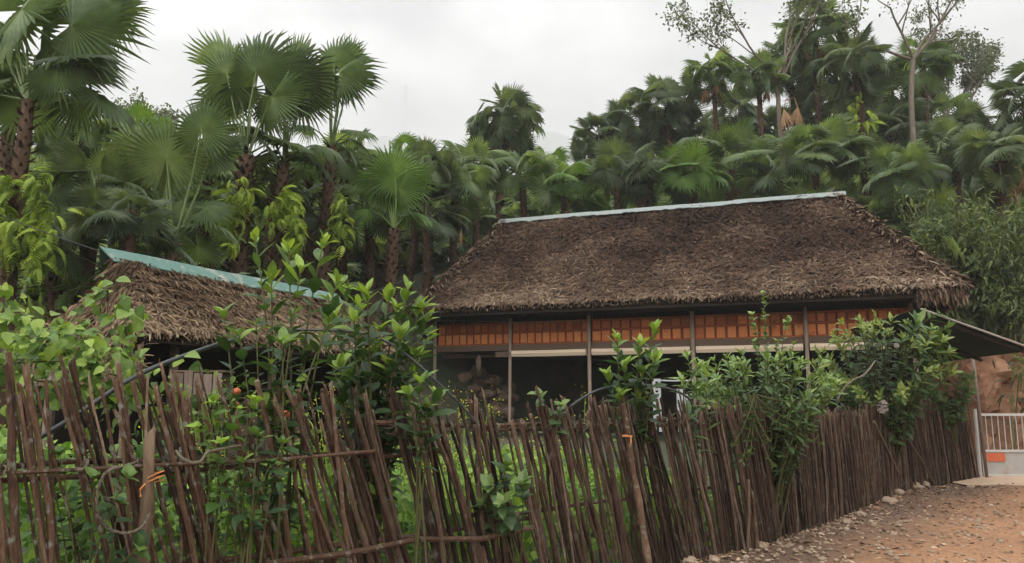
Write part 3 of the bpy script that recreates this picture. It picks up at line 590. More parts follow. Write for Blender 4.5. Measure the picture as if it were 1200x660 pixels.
# lower thatch lean-to at the gable end
a = Acc(); l0, l1, l2, l3 = at(30, 448, 9.6), at(165, 445, 8.9), at(168, 372, 9.7), at(118, 366, 10.6)
thatch_face(a, rgh, (l0, l1, l2, l3), 4200, .6, (.08, .24), (.01, .028), .04, lambda u, v, p: np.clip(.45 + (fbm(p, 1.6, 4) - .46) * .8, 0, 1), .03, 22, 14, .05)
thatch_face(a, rgh, (l0 - [0, 0, .12], l1 - [0, 0, .12], l2 - [0, 0, .12], l3 - [0, 0, .12]), 50, .6, (.12, .3), (.02, .04), .02, lambda u, v, p: np.clip(.2 + u * 0, 0, 1), .03, 8, 6, .02)
a.build('lean_to_roof', M['thatch_light'], hut)
for px_ in (60, 150):
    a = Acc(); q = at(px_, 440, 9.4); a.tube([[q[0], q[1], .1], [q[0], q[1], q[2]]], .05, 7, .4); a.build('post', M['wood_old'], hut, True)

# ------------------------------------------------------------------ awning over the gate
A_, B_, C_, D_ = at(1078, 363, 14.0), at(1212, 411, 14.0), at(1112, 420, 17.3), None
Lw = np.array([9.5, 17.9, B_[2]]); Hi = np.array([A_[0] + .4, 17.9, A_[2]])
aw = thing('tin_awning', 'dark corrugated tin awning sloping over the gate beside the stilt house', 'awning', (9.3, 16.3, .12))
a = Acc(); nu_, nv_ = 61, 6; uu = np.linspace(0, 1, nu_)[None, :, None]; vv = np.linspace(0, 1, nv_)[:, None, None]
P = (A_ * (1 - vv) + Hi * vv) * (1 - uu) + (B_ * (1 - vv) + Lw * vv) * uu; P = np.broadcast_to(P, (nv_, nu_, 3)).copy()
cor = .02 * np.sin(np.linspace(0, 1, nv_) * 2 * pi)[:, None]; P[..., 2] += .012 * np.cos(np.arange(nu_) * pi / 1.0)[None]
a.grid(P); a.grid(P + [0, 0, .012]); a.build('sheet', M['tin_under'], aw)
for k in (0.02, .5, .97):
    a = Acc(); q0 = A_ * (1 - k) + Hi * k; q1 = B_ * (1 - k) + Lw * k; a.tube([q0 - [0, 0, .06], q1 - [0, 0, .06]], .035, 6); a.build('purlin', M['dark_wood'], aw)
a = Acc(); a.tube([A_ + [0, -.03, .012], (A_ + B_) / 2 + [0, -.03, .014], B_ + [0, -.03, .012]], .02, 6); a.build('edge_strip', M['tin_edge'], aw)
pb = at(1146, 470, 16.9); pt_ = at(1139, 412, 16.9)
a = Acc(); a.tube([[pb[0] + .05, 16.9, .05], pb, pt_ + [0, 0, .1]], .035, 8, .5); a.build('post', M['wood_old'], aw, True)
a = Acc(); q = Hi + [.3, -.3, -.2]; a.tube([[q[0], q[1], .2], q], .05, 8, .4); a.build('post', M['dark_wood'], aw)
# ------------------------------------------------------------------ gate
dg_ = 17.2; gt = thing('metal_gate', 'white barred metal gate with a grey lower panel and orange plate', 'gate', (at(1149, 560, dg_)[0], dg_, .12))
gx0, gx1 = at(1149, 520, dg_)[0], at(1149, 520, dg_)[0] + 2.6; zt = at(1149, 486, dg_)[2]; zm = at(1149, 528.5, dg_)[2]; zb = .17; zs = .17
a = Acc()
for z_ in (zt, zm, zb): a.box(((gx0 + gx1) / 2, dg_, z_), (gx1 - gx0, .045, .05))
for x_ in (gx0 + .025, (gx0 + gx1) / 2, gx1 - .025): a.box((x_, dg_ - .004, (zt + zb) / 2), (.05, .045, zt - zb))
a.build('frame', M['white_metal'], gt)
for k in range(1, 20):
    x_ = gx0 + .025 + k * .1275
    if abs(x_ - (gx0 + gx1) / 2) < .04 or x_ > gx1 - .04: continue
    a = Acc(); a.tube([(x_, dg_, zm), (x_, dg_, zt)], .0095, 6); a.build('bar', M['white_metal'], gt)
a = Acc(); a.box(((gx0 + gx1) / 2, dg_ + .012, (zm + zb) / 2), (gx1 - gx0 - .06, .012, zm - zb - .05)); a.build('lower_panel', M['grey_panel'], gt)
a = Acc(); q0, q1 = at(1156, 541, dg_ - .03), at(1178, 531, dg_ - .03); a.box(((q0[0] + q1[0]) / 2, dg_ - .012, (q0[2] + q1[2]) / 2), (q1[0] - q0[0], .012, q1[2] - q0[2])); a.build('plate', M['red_sign'], gt)
a = Acc(); a.tube([(gx0 - .07, dg_ - .02, .02), (gx0 - .07, dg_ - .02, zt + .12)], .035, 8); a.build('hinge_post', M['white_metal'], gt)
a = Acc(); n_ = 20; sx = np.linspace(8.5, 13.5, n_); fr_ = np.array([[x_, 15.45 + .1 * sin(x_ * 5) + .25 * max(0, 8.8 - x_), .145] for x_ in sx]); bk = np.array([[x_, 18.1, .17] for x_ in sx])
fr_[:, 2] = .14; a.grid(np.stack([fr_ - [0, -.02, .16], fr_, bk], 0)); tag(a.build('concrete_slab', M['concrete']), 'dusty concrete threshold slab in front of the gate', kind='structure')

# ------------------------------------------------------------------ palms
def crown_acc(seed, n=18, pet=(.6, 1.05), el=(80, -35), lo=False, jit=12, scale=(.82, 1.08), stems=True):
    g = np.random.default_rng(seed); ac, st = Acc(), Acc(); az = g.random() * 6.28
    for i in range(n):
        f_ = i / max(1, n - 1); e = R(el[0] + (el[1] - el[0]) * f_ ** .9 + g.normal(0, jit)); az += 2.39996 + g.normal(0, .2)
        d = np.array([cos(e) * cos(az), cos(e) * sin(az), sin(e)]); L = g.uniform(*pet) * (1.0 if f_ > .15 else .75)
        p1 = d * L + np.array([0, 0, -.12 * L * cos(e)]); mid = d * L * .55 + np.array([0, 0, .05 * L])
        if stems: st.tube([np.zeros(3), mid, p1], [.022, .014, .012], 4, .6, False)
        e2 = max(e - R(g.uniform(0, 55) + (30 if e < .5 else 0)), -1.45); bd = np.array([cos(e2) * cos(az), cos(e2) * sin(az), sin(e2)])
        up = np.array([-sin(e2) * cos(az), -sin(e2) * sin(az), cos(e2)]) if abs(e2) < 1.4 else np.array([-cos(az), -sin(az), .2])
        up = up + g.normal(0, .42, 3)
        s = g.uniform(*scale) * (1 if f_ > .1 else .8); tp = (FAN_LO if lo else FAN)[g.integers(0, 4 if lo else 6)]
        if f_ < .06 and not lo: tp = FAN_CLOSED
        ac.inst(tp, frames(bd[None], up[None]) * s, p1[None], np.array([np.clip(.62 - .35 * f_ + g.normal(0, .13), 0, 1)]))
    for k in (st,):
        if k.n:
            ac.add(np.vstack(k.v), np.vstack(k.q), None, .75)
    return ac
CROWNS = {k: [crown_acc(s, **kw).mesh('palm_crown') for s in ss] for k, (ss, kw) in {
    'full': ((1, 2, 3), dict(n=32, el=(82, -55), pet=(.75, 1.2), scale=(.62, .88))), 'open': ((4, 5, 6), dict(n=20, el=(82, -25), pet=(.7, 1.15), scale=(.68, .92))),
    'young': ((7, 8, 9), dict(n=16, el=(84, 8), pet=(.8, 1.5), scale=(.68, .95)))}.items()}
for L_ in CROWNS.values():
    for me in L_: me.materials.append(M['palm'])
def dead_mesh(seed, n=5):
    g = np.random.default_rng(seed); ac = Acc()
    for i in range(n):
        az = i * 2 * pi / n + g.normal(0, .4); d = np.array([cos(az) * .35, sin(az) * .35, -1.]); up = np.array([cos(az), sin(az), .3])
        p0 = np.array([cos(az), sin(az), 0]) * .22; ac.tube([np.zeros(3), p0, p0 + d * .5], .015, 4, .5, False)
        ac.inst(FAN_DEAD, frames(d[None], up[None]) * g.uniform(.75, 1.05), (p0 + d * .4)[None], np.array([g.uniform(.3, .8)]))
    return ac.mesh('dead_fronds')
DEAD = [dead_mesh(41, 5), dead_mesh(42, 3), dead_mesh(43, 1)]
for me in DEAD: me.materials.append(M['dead_frond'])
def trunk_acc(base, top, r0, r1, g, stubs=True):
    ac = Acc(); n = 12; t = np.linspace(0, 1, n); base = np.asarray(base); top = np.asarray(top)
    pts = base[None] * (1 - t)[:, None] + top[None] * t[:, None]; side = g.normal(0, .12, 3) * [1, 1, 0]; pts += np.sin(t * pi)[:, None] * side
    ac.tube(pts, r0 + (r1 - r0) * t, 9, np.clip(.45 + g.normal(0, .1, n), 0, 1), True, .10, g)
    if stubs:
        H_ = np.linalg.norm(top - base); k = int(min(260, H_ * 46)); tt = np.linspace(.12, 1, k) ; az = np.arange(k) * 2.4 + g.random() * 6
        P = base + (top - base) * tt[:, None] + np.sin(tt * pi)[:, None] * side; rr = (r0 + (r1 - r0) * tt)
        out = np.stack([np.cos(az), np.sin(az), np.zeros(k)], -1); d = out * .8 + np.array([0, 0, 1.]) * g.uniform(.3, 1.2, k)[:, None]
        ac.inst(simple_leaf(.42, -.3, .6, .25, (0, .3, .65, 1)), frames(d, out) * (g.uniform(.09, .20, k) * (r0 / .16))[:, None, None], P + out * rr[:, None] * .8, np.clip(.5 + g.normal(0, .22, k), 0, 1))
    return ac
PG = 'fan palms on the slope behind the houses'
def palm(label, px, py, d, rpx, kind='full', var=0, mat='palm', r0=.15, r1=.10, dead=None, lean=0.0, seed=None, zbase=None, stubs=True, rot=None, name='fan_palm'):
    g = np.random.default_rng(int(px * 7 + py * 13 + d * 17) if seed is None else seed)
    top = at(px, py, d); bx_, by_ = top[0] + lean, top[1]; zb_ = float(terrain(bx_, by_)) - .1 if zbase is None else zbase
    base = np.array([bx_, by_, min(zb_, top[2] - .35)])
    t = thing(name, label, 'palm', base, PG)
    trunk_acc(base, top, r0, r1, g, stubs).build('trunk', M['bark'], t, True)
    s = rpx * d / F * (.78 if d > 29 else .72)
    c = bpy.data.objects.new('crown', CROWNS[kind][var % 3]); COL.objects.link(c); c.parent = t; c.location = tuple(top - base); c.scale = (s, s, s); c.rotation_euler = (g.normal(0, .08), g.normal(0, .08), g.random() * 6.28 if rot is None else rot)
    dead = dead if dead is not None else (2 if g.random() < .4 else None)
    c.material_slots[0].link = 'OBJECT'; c.material_slots[0].material = M[mat]
    if dead is not None:
        o = bpy.data.objects.new('dead_fronds', DEAD[dead]); COL.objects.link(o); o.parent = t; o.location = tuple(top - base - [0, 0, .1]); o.scale = (s, s, s); o.rotation_euler = (0, 0, g.random() * 6.28)
    return t
def hero(label, leaves, top, base, d, mat, r0, r1, extra=6, er=60, seed=0, dead=None):
    """palm whose big fans are placed one by one: (junction px, py, axis angle deg, radius px, depth offset, tilt, template)"""
    g = np.random.default_rng(seed); tp = at(*top, d); bs = at(*base, d); bs[2] = min(bs[2], float(terrain(bs[0], bs[1])) - .1)
    t = thing('fan_palm', label, 'palm', bs, PG); trunk_acc(bs, tp, r0, r1, g).build('trunk', M['bark'], t, True)
    ac = Acc()
    for (jx, jy, an, rp, dd, tilt, k) in leaves:
        j = at(jx, jy - 5, d + dd); s = 1.18 * rp * (d + dd) / F
        ax_ = np.array([cos(R(an)), sin(R(tilt)) * .5, sin(R(an))]); nn = np.array([g.normal(0, .42), -cos(R(tilt)), sin(R(tilt)) + .25 + g.normal(0, .3)])
        ac.inst(FAN_CLOSED if k == 3 else FAN[k], frames(ax_[None], nn[None]) * s, j[None], np.array([np.clip(.5 + g.normal(0, .16), 0, 1)]))
        m_ = (tp + j) / 2 + np.array([0, 0, .06]) + g.normal(0, .05, 3); ac.tube([tp - [0, 0, .1], m_, j], [.03, .02, .015], 5, .7, False)
    for i in range(extra):
        az = i * 2.4 + g.random(); e = R(g.uniform(0, 55)); dv = np.array([cos(e) * cos(az), abs(cos(e) * sin(az)) * .8, sin(e)]); s = er * d / F; j = tp + dv * s * g.uniform(.9, 1.3)
        ac.tube([tp, (tp + j) / 2 + [0, 0, .08], j], [.025, .018, .014], 4, .6, False); e2 = e - R(40); bd = np.array([cos(e2) * cos(az), cos(e2) * sin(az), sin(e2)])
        ac.inst(FAN[g.integers(0, 6)], frames(bd[None], (np.array([0, -.2, 1]) + g.normal(0, .25, 3))[None]) * s * g.uniform(.8, 1), j[None], np.array([np.clip(.35 + g.normal(0, .1), 0, 1)]))
    ac.build('crown', M[mat], t)
    if dead is not None:
        o = bpy.data.objects.new('dead_fronds', DEAD[dead]); COL.objects.link(o); o.parent = t; o.location = tuple(tp - bs - [0, 0, .1]); s = er * d / F * .8; o.scale = (s, s, s)
    return t
hero('big-leaved fan palm at the left edge, trunk hung with yellow-green ferns', [
    (26, 16, 60, 72, 0, 15, 0), (20, 30, 250, 70, .3, -25, 1), (-20, 20, 170, 70, .2, 5, 0), (84, 34, 15, 84, .2, 0, 1), (92, 12, 70, 70, .6, 20, 1), (110, 45, 310, 52, .7, -35, 2), (66, 88, 305, 46, -.2, -20, 2), (50, 40, 285, 60, .5, -40, 1), (0, 60, 230, 60, .4, -40, 2), (130, 20, 350, 44, .9, 0, 2)],
    (34, 118), (22, 345), 13.0, 'palm', .17, .10, 7, 75, 51)
hero('tall fan palm with one folded dark leaf, left of the twin above the hut', [
    (266, 92, 165, 46, -.1, 5, 1), (271, 86, 122, 66, .1, 10, 3), (300, 90, 82, 68, -.3, 12, 2), (302, 92, 95, 55, .4, -10, 1), (318, 118, 290, 48, -.4, -20, 2), (280, 108, 250, 40, .3, -25, 2), (312, 126, 330, 40, .2, -25, 2), (262, 122, 210, 42, .5, -25, 1)],
    (289, 182), (285, 335), 17.0, 'palm', .24, .14, 5, 50, 52)
hero('tall fan palm leaning beside its twin above the left hut ridge', [
    (345, 96, 55, 50, -.2, 5, 2), (338, 86, 120, 40, .2, 10, 1), (350, 108, 350, 46, .2, -10, 1), (330, 110, 220, 36, .3, -25, 2), (352, 118, 300, 44, .1, -25, 2), (344, 80, 90, 44, .5, 15, 3)],
    (332, 190), (328, 320), 17.6, 'palm', .22, .13, 5, 44, 53)
hero('slim fan palm with bare petioles below its crown, right of the twin palms', [
    (398, 90, 40, 46, -.2, 5, 2), (392, 80, 110, 40, 0, 12, 1), (404, 96, 330, 40, .2, -10, 1), (385, 92, 200, 36, .2, -10, 1), (396, 100, 270, 34, .3, -35, 2), (408, 78, 70, 36, .4, 10, 3)],
    (388, 172), (386, 335), 19.0, 'palm', .20, .12, 4, 36, 54)
hero('low fan palm showing two overlapping round fans above the left hut', [
    (195, 190, 95, 56, 0, 8, 0), (236, 158, 85, 42, -.2, 0, 0), (196, 196, 240, 44, .3, -30, 1), (170, 204, 155, 50, .4, -15, 2), (248, 180, 330, 36, .4, -25, 1), (160, 178, 130, 46, .7, 5, 1)],
    (203, 285), (203, 330), 14.6, 'palm', .15, .12, 5, 50, 55)
hero('yellow-green young fan palm on a short shaggy trunk between the two roofs', [
    (461, 208, 88, 40, 0, 10, 0), (463, 214, 250, 30, -.2, -25, 1), (446, 216, 160, 34, .2, -5, 1), (478, 216, 20, 34, .2, -5, 1), (468, 226, 300, 34, -.1, -30, 2), (452, 226, 235, 32, .1, -30, 2)],
    (462, 268), (462, 340), 20.0, 'palm_light', .19, .14, 3, 34, 56)
palm('fan palm with one dry pink leaf hanging, between the two roofs', 533, 228, 26.0, 46, 'young', 1, 'palm', .14, .11)
palm('bushy round fan palm standing alone against the misty sky', 590, 142, 33, 44, 'full', 0, 'palm_dark', .2, .16, 0)
palm('bright yellow-green young fan palm just above the big roof ridge', 662, 232, 29, 46, 'young', 2, 'palm_light', .14, .12)
palm('dark fan palm at the left of the hilltop clump', 702, 160, 38, 34, 'full', 1, 'palm_dark', .2, .15)
palm('fan palm in the middle of the hilltop clump with dry leaves below', 738, 146, 38.5, 36, 'full', 2, 'palm_dark', .2, .15, 1)
palm('dense dark fan palm at the right of the hilltop clump', 782, 126, 38, 42, 'full', 0, 'palm_dark', .2, .15)
palm('slender fan palm with a clean round crown left of the pale bare tree', 834, 90, 36, 33, 'open', 0, 'palm', .13, .09, 1)
palm('slender fan palm with yellowing lower leaves left of the pale bare tree', 889, 94, 33, 32, 'open', 1, 'palm', .14, .11, 2)
palm('tallest fan palm with a huge dark crown between the two bare trees', 956, 42, 36, 46, 'full', 1, 'palm', .17, .12, 0)
palm('fan palm with a leafy vine climbing its trunk between the two bare trees', 1002, 76, 33, 42, 'full', 2, 'palm_dark', .18, .15)
palm('fan palm crown half hidden behind the right bare tree', 1082, 78, 38, 38, 'open', 2, 'palm', .15, .12)
palm('dark fan palm cut off by the right edge below the sky', 1203, 120, 28, 50, 'full', 1, 'palm_dark', .2, .16)
palm('dark fan palm behind the palm crowns at the top', 925, 70, 40, 40, 'full', 0, 'palm_dark', .17, .12)
palm('broad glossy young fan palm above the right end of the big roof', 1062, 212, 26, 50, 'young', 0, 'palm', .15, .13)
palm('large dark fan palm with dry leaf skirt at the upper right edge', 1172, 190, 24, 52, 'full', 2, 'palm_dark', .2, .17, 1)
palm('dark fan palm drooping over the bamboo at the right', 1118, 175, 27, 46, 'full', 0, 'palm_dark', .2, .16, 2)
palm('pale fan palm deep in the thicket at the left edge below the tall palm', 92, 158, 19, 50, 'full', 1, 'palm', .18, .15)
palm('fan palm behind the tall palm at the left edge', 12, 118, 19, 56, 'open', 1, 'palm_dark', .2, .14)
palm('drooping fan palm left of the green tin ridge', 110, 232, 14.5, 64, 'young', 0, 'palm', .16, .14)
palm('tall thicket palm between the round fans and the twin palms', 245, 205, 20, 46, 'open', 2, 'palm', .15, .12)
palm('thicket palm behind the slim bare-stemmed palm', 408, 190, 22, 44, 'open', 0, 'palm', .16, .13)
palm('thicket palm with pale fans right of the slim palm', 500, 204, 25, 40, 'open', 1, 'palm_dark', .15, .12)
palm('thicket palm left of the lone palm against the sky', 556, 206, 28, 46, 'young', 0, 'palm', .14, .12)
palm('thicket palm under the lone palm against the sky', 612, 214, 29, 46, 'young', 1, 'palm', .14, .12)
palm('thicket palm above the left part of the big ridge', 722, 220, 29.5, 46, 'young', 2, 'palm_dark', .14, .12)
palm('light fan palm above the middle of the big ridge', 812, 216, 29.5, 44, 'young', 0, 'palm_light', .14, .12)
palm('dark low palm above the middle of the big ridge', 762, 212, 30, 44, 'open', 0, 'palm_dark', .14, .12)
palm('drooping palm above the ridge left of the pale trunk', 858, 200, 30, 50, 'young', 1, 'palm', .14, .12)
palm('drooping palm above the ridge right of the pale trunk', 955, 194, 29, 54, 'young', 2, 'palm', .14, .12)
palm('low palm fanning out beside the right end of the tin ridge cap', 1012, 204, 28.5, 46, 'young', 1, 'palm_dark', .14, .12)
palm('low palm behind the shaggy short trunk between the roofs', 432, 262, 21.6, 48, 'young', 0, 'palm', .14, .12)
palm('low palm in the dark gap left of the big roof', 502, 262, 25.5, 46, 'young', 2, 'palm_dark', .14, .12)
palm('low palm between the round fans and the twin palm trunks', 240, 262, 19.6, 56, 'young', 1, 'palm', .14, .12)
palm('low palm at the left end of the green tin ridge', 150, 275, 13.4, 58, 'young', 2, 'palm_dark', .14, .12)
palm('low dark palm at the left edge under the ferns', 60, 300, 14, 60, 'young', 1, 'palm_dark', .14, .12)
palm('low palm right of the left hut, behind the whorled shrub', 362, 262, 20.2, 54, 'young', 2, 'palm_dark', .14, .12)
palm('pale low palm above the left hut ridge', 318, 232, 19, 50, 'young', 0, 'palm', .14, .12)
for (lab_, px_, py_, d_, r_, kd_, v_, mt_) in (
    ('shadowed palm crown between the slender palm and the pale bare tree', 862, 140, 41, 38, 'full', 0, 'palm_dark'),
    ('palm crown low behind the tan dry fronds', 915, 158, 41, 40, 'full', 1, 'palm'),
    ('dark palm crown under the tallest palm', 968, 132, 40, 44, 'full', 2, 'palm_dark'),
    ('palm crown just right of the vine-clad trunk', 1038, 128, 40, 42, 'full', 0, 'palm'),
    ('shadowed palm crown left of the right bare trunk', 1052, 160, 38, 42, 'full', 1, 'palm_dark'),
    ('palm crown right of the right bare trunk, under the feathery trees', 1096, 148, 40, 42, 'full', 2, 'palm'),
    ('dark palm crown at the foot of the feathery trees', 1142, 160, 38, 44, 'full', 0, 'palm_dark'),
    ('pale palm crown below the hilltop clump', 752, 186, 39, 36, 'full', 1, 'palm'),
    ('palm crown filling the dip right of the hilltop clump', 812, 172, 40, 38, 'full', 2, 'palm_dark'),
    ('palm crown with light fans below the two slender palms', 866, 180, 37, 40, 'open', 0, 'palm_light'),
    ('pale low palm crown under the vine-clad trunk', 985, 180, 34, 42, 'open', 1, 'palm'),
    ('light palm crown right of the lone palm', 640, 205, 34, 36, 'open', 2, 'palm_light'),
    ('light green thicket palm under the misty mast', 478, 196, 27, 40, 'open', 0, 'palm_light'),
    ('pale thicket palm behind the overlapping round fans', 165, 170, 20, 46, 'open', 1, 'palm_light'),
    ('small pale palm deep between the twin trunks and the slim palm', 360, 205, 21.5, 40, 'open', 2, 'palm_light')):
    palm(lab_, px_, py_, d_, r_, kd_, v_, mt_, .15, .12)
# dry fronds hanging free in the trees
for (px_, py_, d_, s_, lab) in ((926, 116, 32.6, .95, 'bunch of tan dry fronds caught on the pale trunk'), (872, 152, 34, .75, 'dry frond hanging among the slender palms'), (1189, 196, 22.5, .7, 'dry brown frond hanging at the right edge'), (1178, 206, 23.0, .7, 'shaggy dry frond hanging inside the right edge'), (537, 256, 21.6, .6, 'single pink-tan dry leaf hanging between the roofs')):
    o = bpy.data.objects.new('dead_frond', DEAD[0 if s_ > .9 else 2]); COL.objects.link(o); o.location = tuple(at(px_, py_, d_)); o.scale = (s_ * (.4 if px_ == 537 else .9),) * 2 + (s_ * 1.2,); tag(o, lab, 'frond', 'dry fronds hanging in the trees')

# ------------------------------------------------------------------ ferns on trunks
FROND = []
for s_ in range(2):
    v, q, n_ = [], [], 0; g = np.random.default_rng(60 + s_); ac = Acc(); t = np.linspace(0, 1, 12); cen = np.stack([t, np.zeros(12), .12 * np.sin(t * pi) - .75 * t ** 2.2], -1)
    ac.tube(cen, .008, 3, .4, False)
    for i in range(1, 12):
        for sd in (1, -1):
            w = .30 * sin(min(1, t[i] * 1.15) * pi) ** .6 + .03; dv = np.array([.35, sd, -.25]); ac.inst(NARROW[0], frames(dv[None], np.array([[0, 0, 1.]])) * np.array([w, .28 if False else w * 2.2, w]), cen[i][None], np.array([.5]))
    FROND.append((np.vstack(ac.v), np.vstack(ac.q), np.vstack(ac.t)))
def ferns(label, pts, d, L, n, seed, mat='fern', name='fern', cat='fern', grp='ferns growing on palm trunks'):
    g = np.random.default_rng(seed); ac = Acc(); P = []
    for _ in range(n):
        k = g.integers(0, len(pts)); x, y, w = pts[k]; P.append(at(x + g.normal(0, w), y + g.normal(0, 9), d - .35 + g.normal(0, .12)))
    P = np.array(P); az = g.random(n) * 6.28; e = g.uniform(-1.25, .25, n); dv = np.stack([np.cos(az) * np.cos(e), np.sin(az) * np.cos(e) - .5, np.sin(e)], -1)
    scatter(ac, FROND, g, P, dv, np.tile([0, 0, 1.], (n, 1)), L * g.uniform(.6, 1.15, n), np.clip(.5 + g.normal(0, .22, n), 0, 1), .3)
    return tag(ac.build(name, M[mat], origin=P.mean(0)), label, cat, grp)
ferns('yellow-green fern mass hanging on the leftmost tall palm trunk', [(4, 215, 8), (46, 220, 9), (52, 245, 8), (20, 262, 12), (54, 280, 7), (0, 240, 7), (48, 300, 6), (8, 285, 8)], 13.0, .36, 190, 71)
ferns('bright fern hanging on the left trunk of the twin palms', [(270, 232, 5), (272, 258, 6), (284, 228, 5), (266, 270, 4), (270, 285, 4)], 17.0, .40, 90, 72)
ferns('fern growing between and right of the twin palm trunks', [(340, 234, 5), (346, 258, 5), (320, 246, 4), (348, 278, 4)], 17.4, .40, 80, 73)
ferns('small fern on the slim bare-stemmed palm trunk', [(398, 235, 4), (394, 255, 5), (402, 268, 4)], 19.0, .38, 50, 74)
ferns('leafy vine hugging a palm trunk between the two bare trees', [(1004, 120, 4), (1008, 145, 4), (1014, 165, 5), (1020, 135, 3), (1000, 185, 4)], 32.8, .55, 50, 75, 'fern', 'climbing_vine', 'vine')

# ------------------------------------------------------------------ slender trees
def tree(label, px, base_py, d, top_py, spread, seed, fork_py, leafn=700, r=.13, crowny=None, lean=0, mat='tree_leaf', lsize=.17, lowest=.0, cat='tree', zbase=None):
    g = np.random.default_rng(seed); b = at(px, base_py, d); b[2] = float(terrain(b[0], b[1])) - .2 if zbase is None else zbase
    fk = at(px + lean, fork_py, d); t = thing('slender_tree', label, cat, b); tr = Acc(); tips = []
    n = 9; tt = np.linspace(0, 1, n)[:, None]; pts = b * (1 - tt) + fk * tt + np.sin(tt * pi * 2) * np.array([.10, 0, 0]); tr.tube(pts, np.linspace(r, r * .72, n), 8, .5, False, .04, g)
    topz = at(px, top_py, d)[2]; S = spread * d / F
    def branch(p, dv, L, rad, lev):
        k = 6; Q = [p]; c = dv.copy()
        for i in range(k):
            c = nrm(c + g.normal(0, .14, 3) + np.array([0, 0, .06])); Q.append(Q[-1] + c * L / k)
        Q = np.array(Q); tr.tube(Q, np.linspace(rad, rad * .5, k + 1), 5 if lev else 6, .5, False)
        if lev >= 3: tips.append(Q[-1]); tips.append(Q[3]); return
        for i in range(3 if lev < 2 else 2):
            q = Q[[6, 4, 3][i]]; az = g.random() * 6.28; side = np.array([cos(az), sin(az), g.uniform(-.1, .5)])
            branch(q, nrm(c * .75 + side * .75), L * g.uniform(.55, .75), rad * .5, lev + 1)
        tips.append(Q[-1])
    H_ = topz - fk[2]
    for i in range(5):
        az = i * 2 * pi / 5 + g.normal(0, .3); e = g.uniform(.3, .9) if i else 1.2; dv = np.array([cos(az) * cos(e) , sin(az) * cos(e) * .7, sin(e)])
        L0 = .55 * max(H_, S) * g.uniform(.8, 1.1); branch(fk, nrm(dv), L0, r * .5, 1)
    tr.build('trunk', M['bark_pale'], t, True)
    tips = np.array(tips); ac = Acc(); ci = g.integers(0, len(tips), leafn); P = tips[ci] + g.normal(0, .22, (leafn, 3)) * [1, 1, .6]
    dv = g.normal(0, 1, (leafn, 3)); scatter(ac, BLOB, g, P, dv, np.tile([0, 0, 1.], (leafn, 1)) + g.normal(0, .4, (leafn, 3)), lsize * g.uniform(.6, 1.2, leafn), g.random(leafn), .6)
    ac.build('crown', M[mat], t); return t
tree('tall pale-trunked tree with sparse bare branches left of the tallest palm', 926, 225, 33, -75, 190, 181, 100, 3600, .13, lean=-14)
tree('tall pale tree with bare upswept branches at the upper right', 1065, 190, 34, -60, 150, 82, 70, 2400, .15, lean=5)
tree('feathery misty tree behind the upper right bare tree', 1120, 180, 46, 40, 130, 83, 140, 8500, .14, lsize=.19)
tree('second feathery tree fading into mist behind the palms', 1085, 180, 48, 70, 100, 84, 150, 6000, .14, lsize=.19)
tree('faint grey tree in the mist between the left palms', 150, 200, 40, 128, 60, 85, 175, 1300, .12, lsize=.24)
tree('second faint grey tree in the mist by the twin palms', 182, 200, 42, 128, 50, 86, 172, 900, .12, lsize=.24)
# misty mast and far round tree
a = Acc(); q0, q1 = at(475, 172, 2010), at(475, 100, 2010); a.tube([[q0[0], 2010, 0], [q0[0], 2010, 350], q1], [9.0, 8, 5.0], 8); tag(a.build('mast', M['rag'], origin=(q0[0], 2010, 0)), 'faint grey mast almost lost in the mist', 'mast')

# ------------------------------------------------------------------ bamboo and wild growth on the right
def bamboo(label, cx_, cy_, d, wpx, hpx, n, seed, droop=.6, mat='bamboo', nl=34, L=.25):
    g = np.random.default_rng(seed); c = at(cx_, cy_ + hpx * .5, d); bz = float(terrain(c[0], c[1])); base = np.array([c[0], c[1], bz]); t = thing('bamboo_clump', label, 'bamboo', base, 'bamboo clumps over the earth bank'); st, lf = Acc(), Acc()
    for i in range(n):
        e = at(cx_ + g.uniform(-1, 1) * wpx, cy_ + g.uniform(-1, .9) * hpx * .6, d + g.uniform(-1, 1) * .9); p0 = base + g.normal(0, .3, 3) * [1, 1, 0]; apex = (p0 + e) / 2 + np.array([0, 0, abs(e[2] - p0[2]) * .25 + .55])
        tt = np.linspace(0, 1, 10)[:, None]; Q = (1-tt)**2 * p0 + 2*tt*(1-tt)*apex + tt**2 * e; st.tube(Q, np.linspace(.022, .006, 10), 5, .5, False)
        k = nl; u = g.uniform(.3, 1, k); P = np.stack([np.interp(u, tt[:, 0], Q[:, j]) for j in range(3)], -1) + g.normal(0, .16, (k, 3)); dv = g.normal(0, .6, (k, 3)) + nrm(e - p0) * .4 + np.array([0, -.2, -.55])
        scatter(lf, NARROW, g, P, dv, np.tile([0, -.3, 1.], (k, 1)), L * g.uniform(.6, 1.25, k), np.clip(.25 + .45 * u + g.normal(0, .2, k), 0, 1), .5)
    st.build('culm', M['culm'], t); lf.build('foliage', M[mat], t); return t
bamboo('tall bamboo with arching light leaf sprays right of the big roof', 1105, 255, 22.5, 55, 55, 26, 91, nl=75)
bamboo('dense bamboo clump at the right edge above the earth bank', 1172, 275, 21.5, 50, 70, 30, 92, nl=75)
bamboo('dark drooping bamboo hanging in front of the earth bank at the right edge', 1186, 345, 21.4, 34, 36, 22, 93, nl=75)
bamboo('bamboo tuft behind the right corner of the thatch roof', 1128, 320, 22.5, 32, 40, 16, 94, nl=75)
bamboo('low bamboo spray beside the awning edge', 1200, 415, 19.2, 8, 26, 5, 95, nl=24)

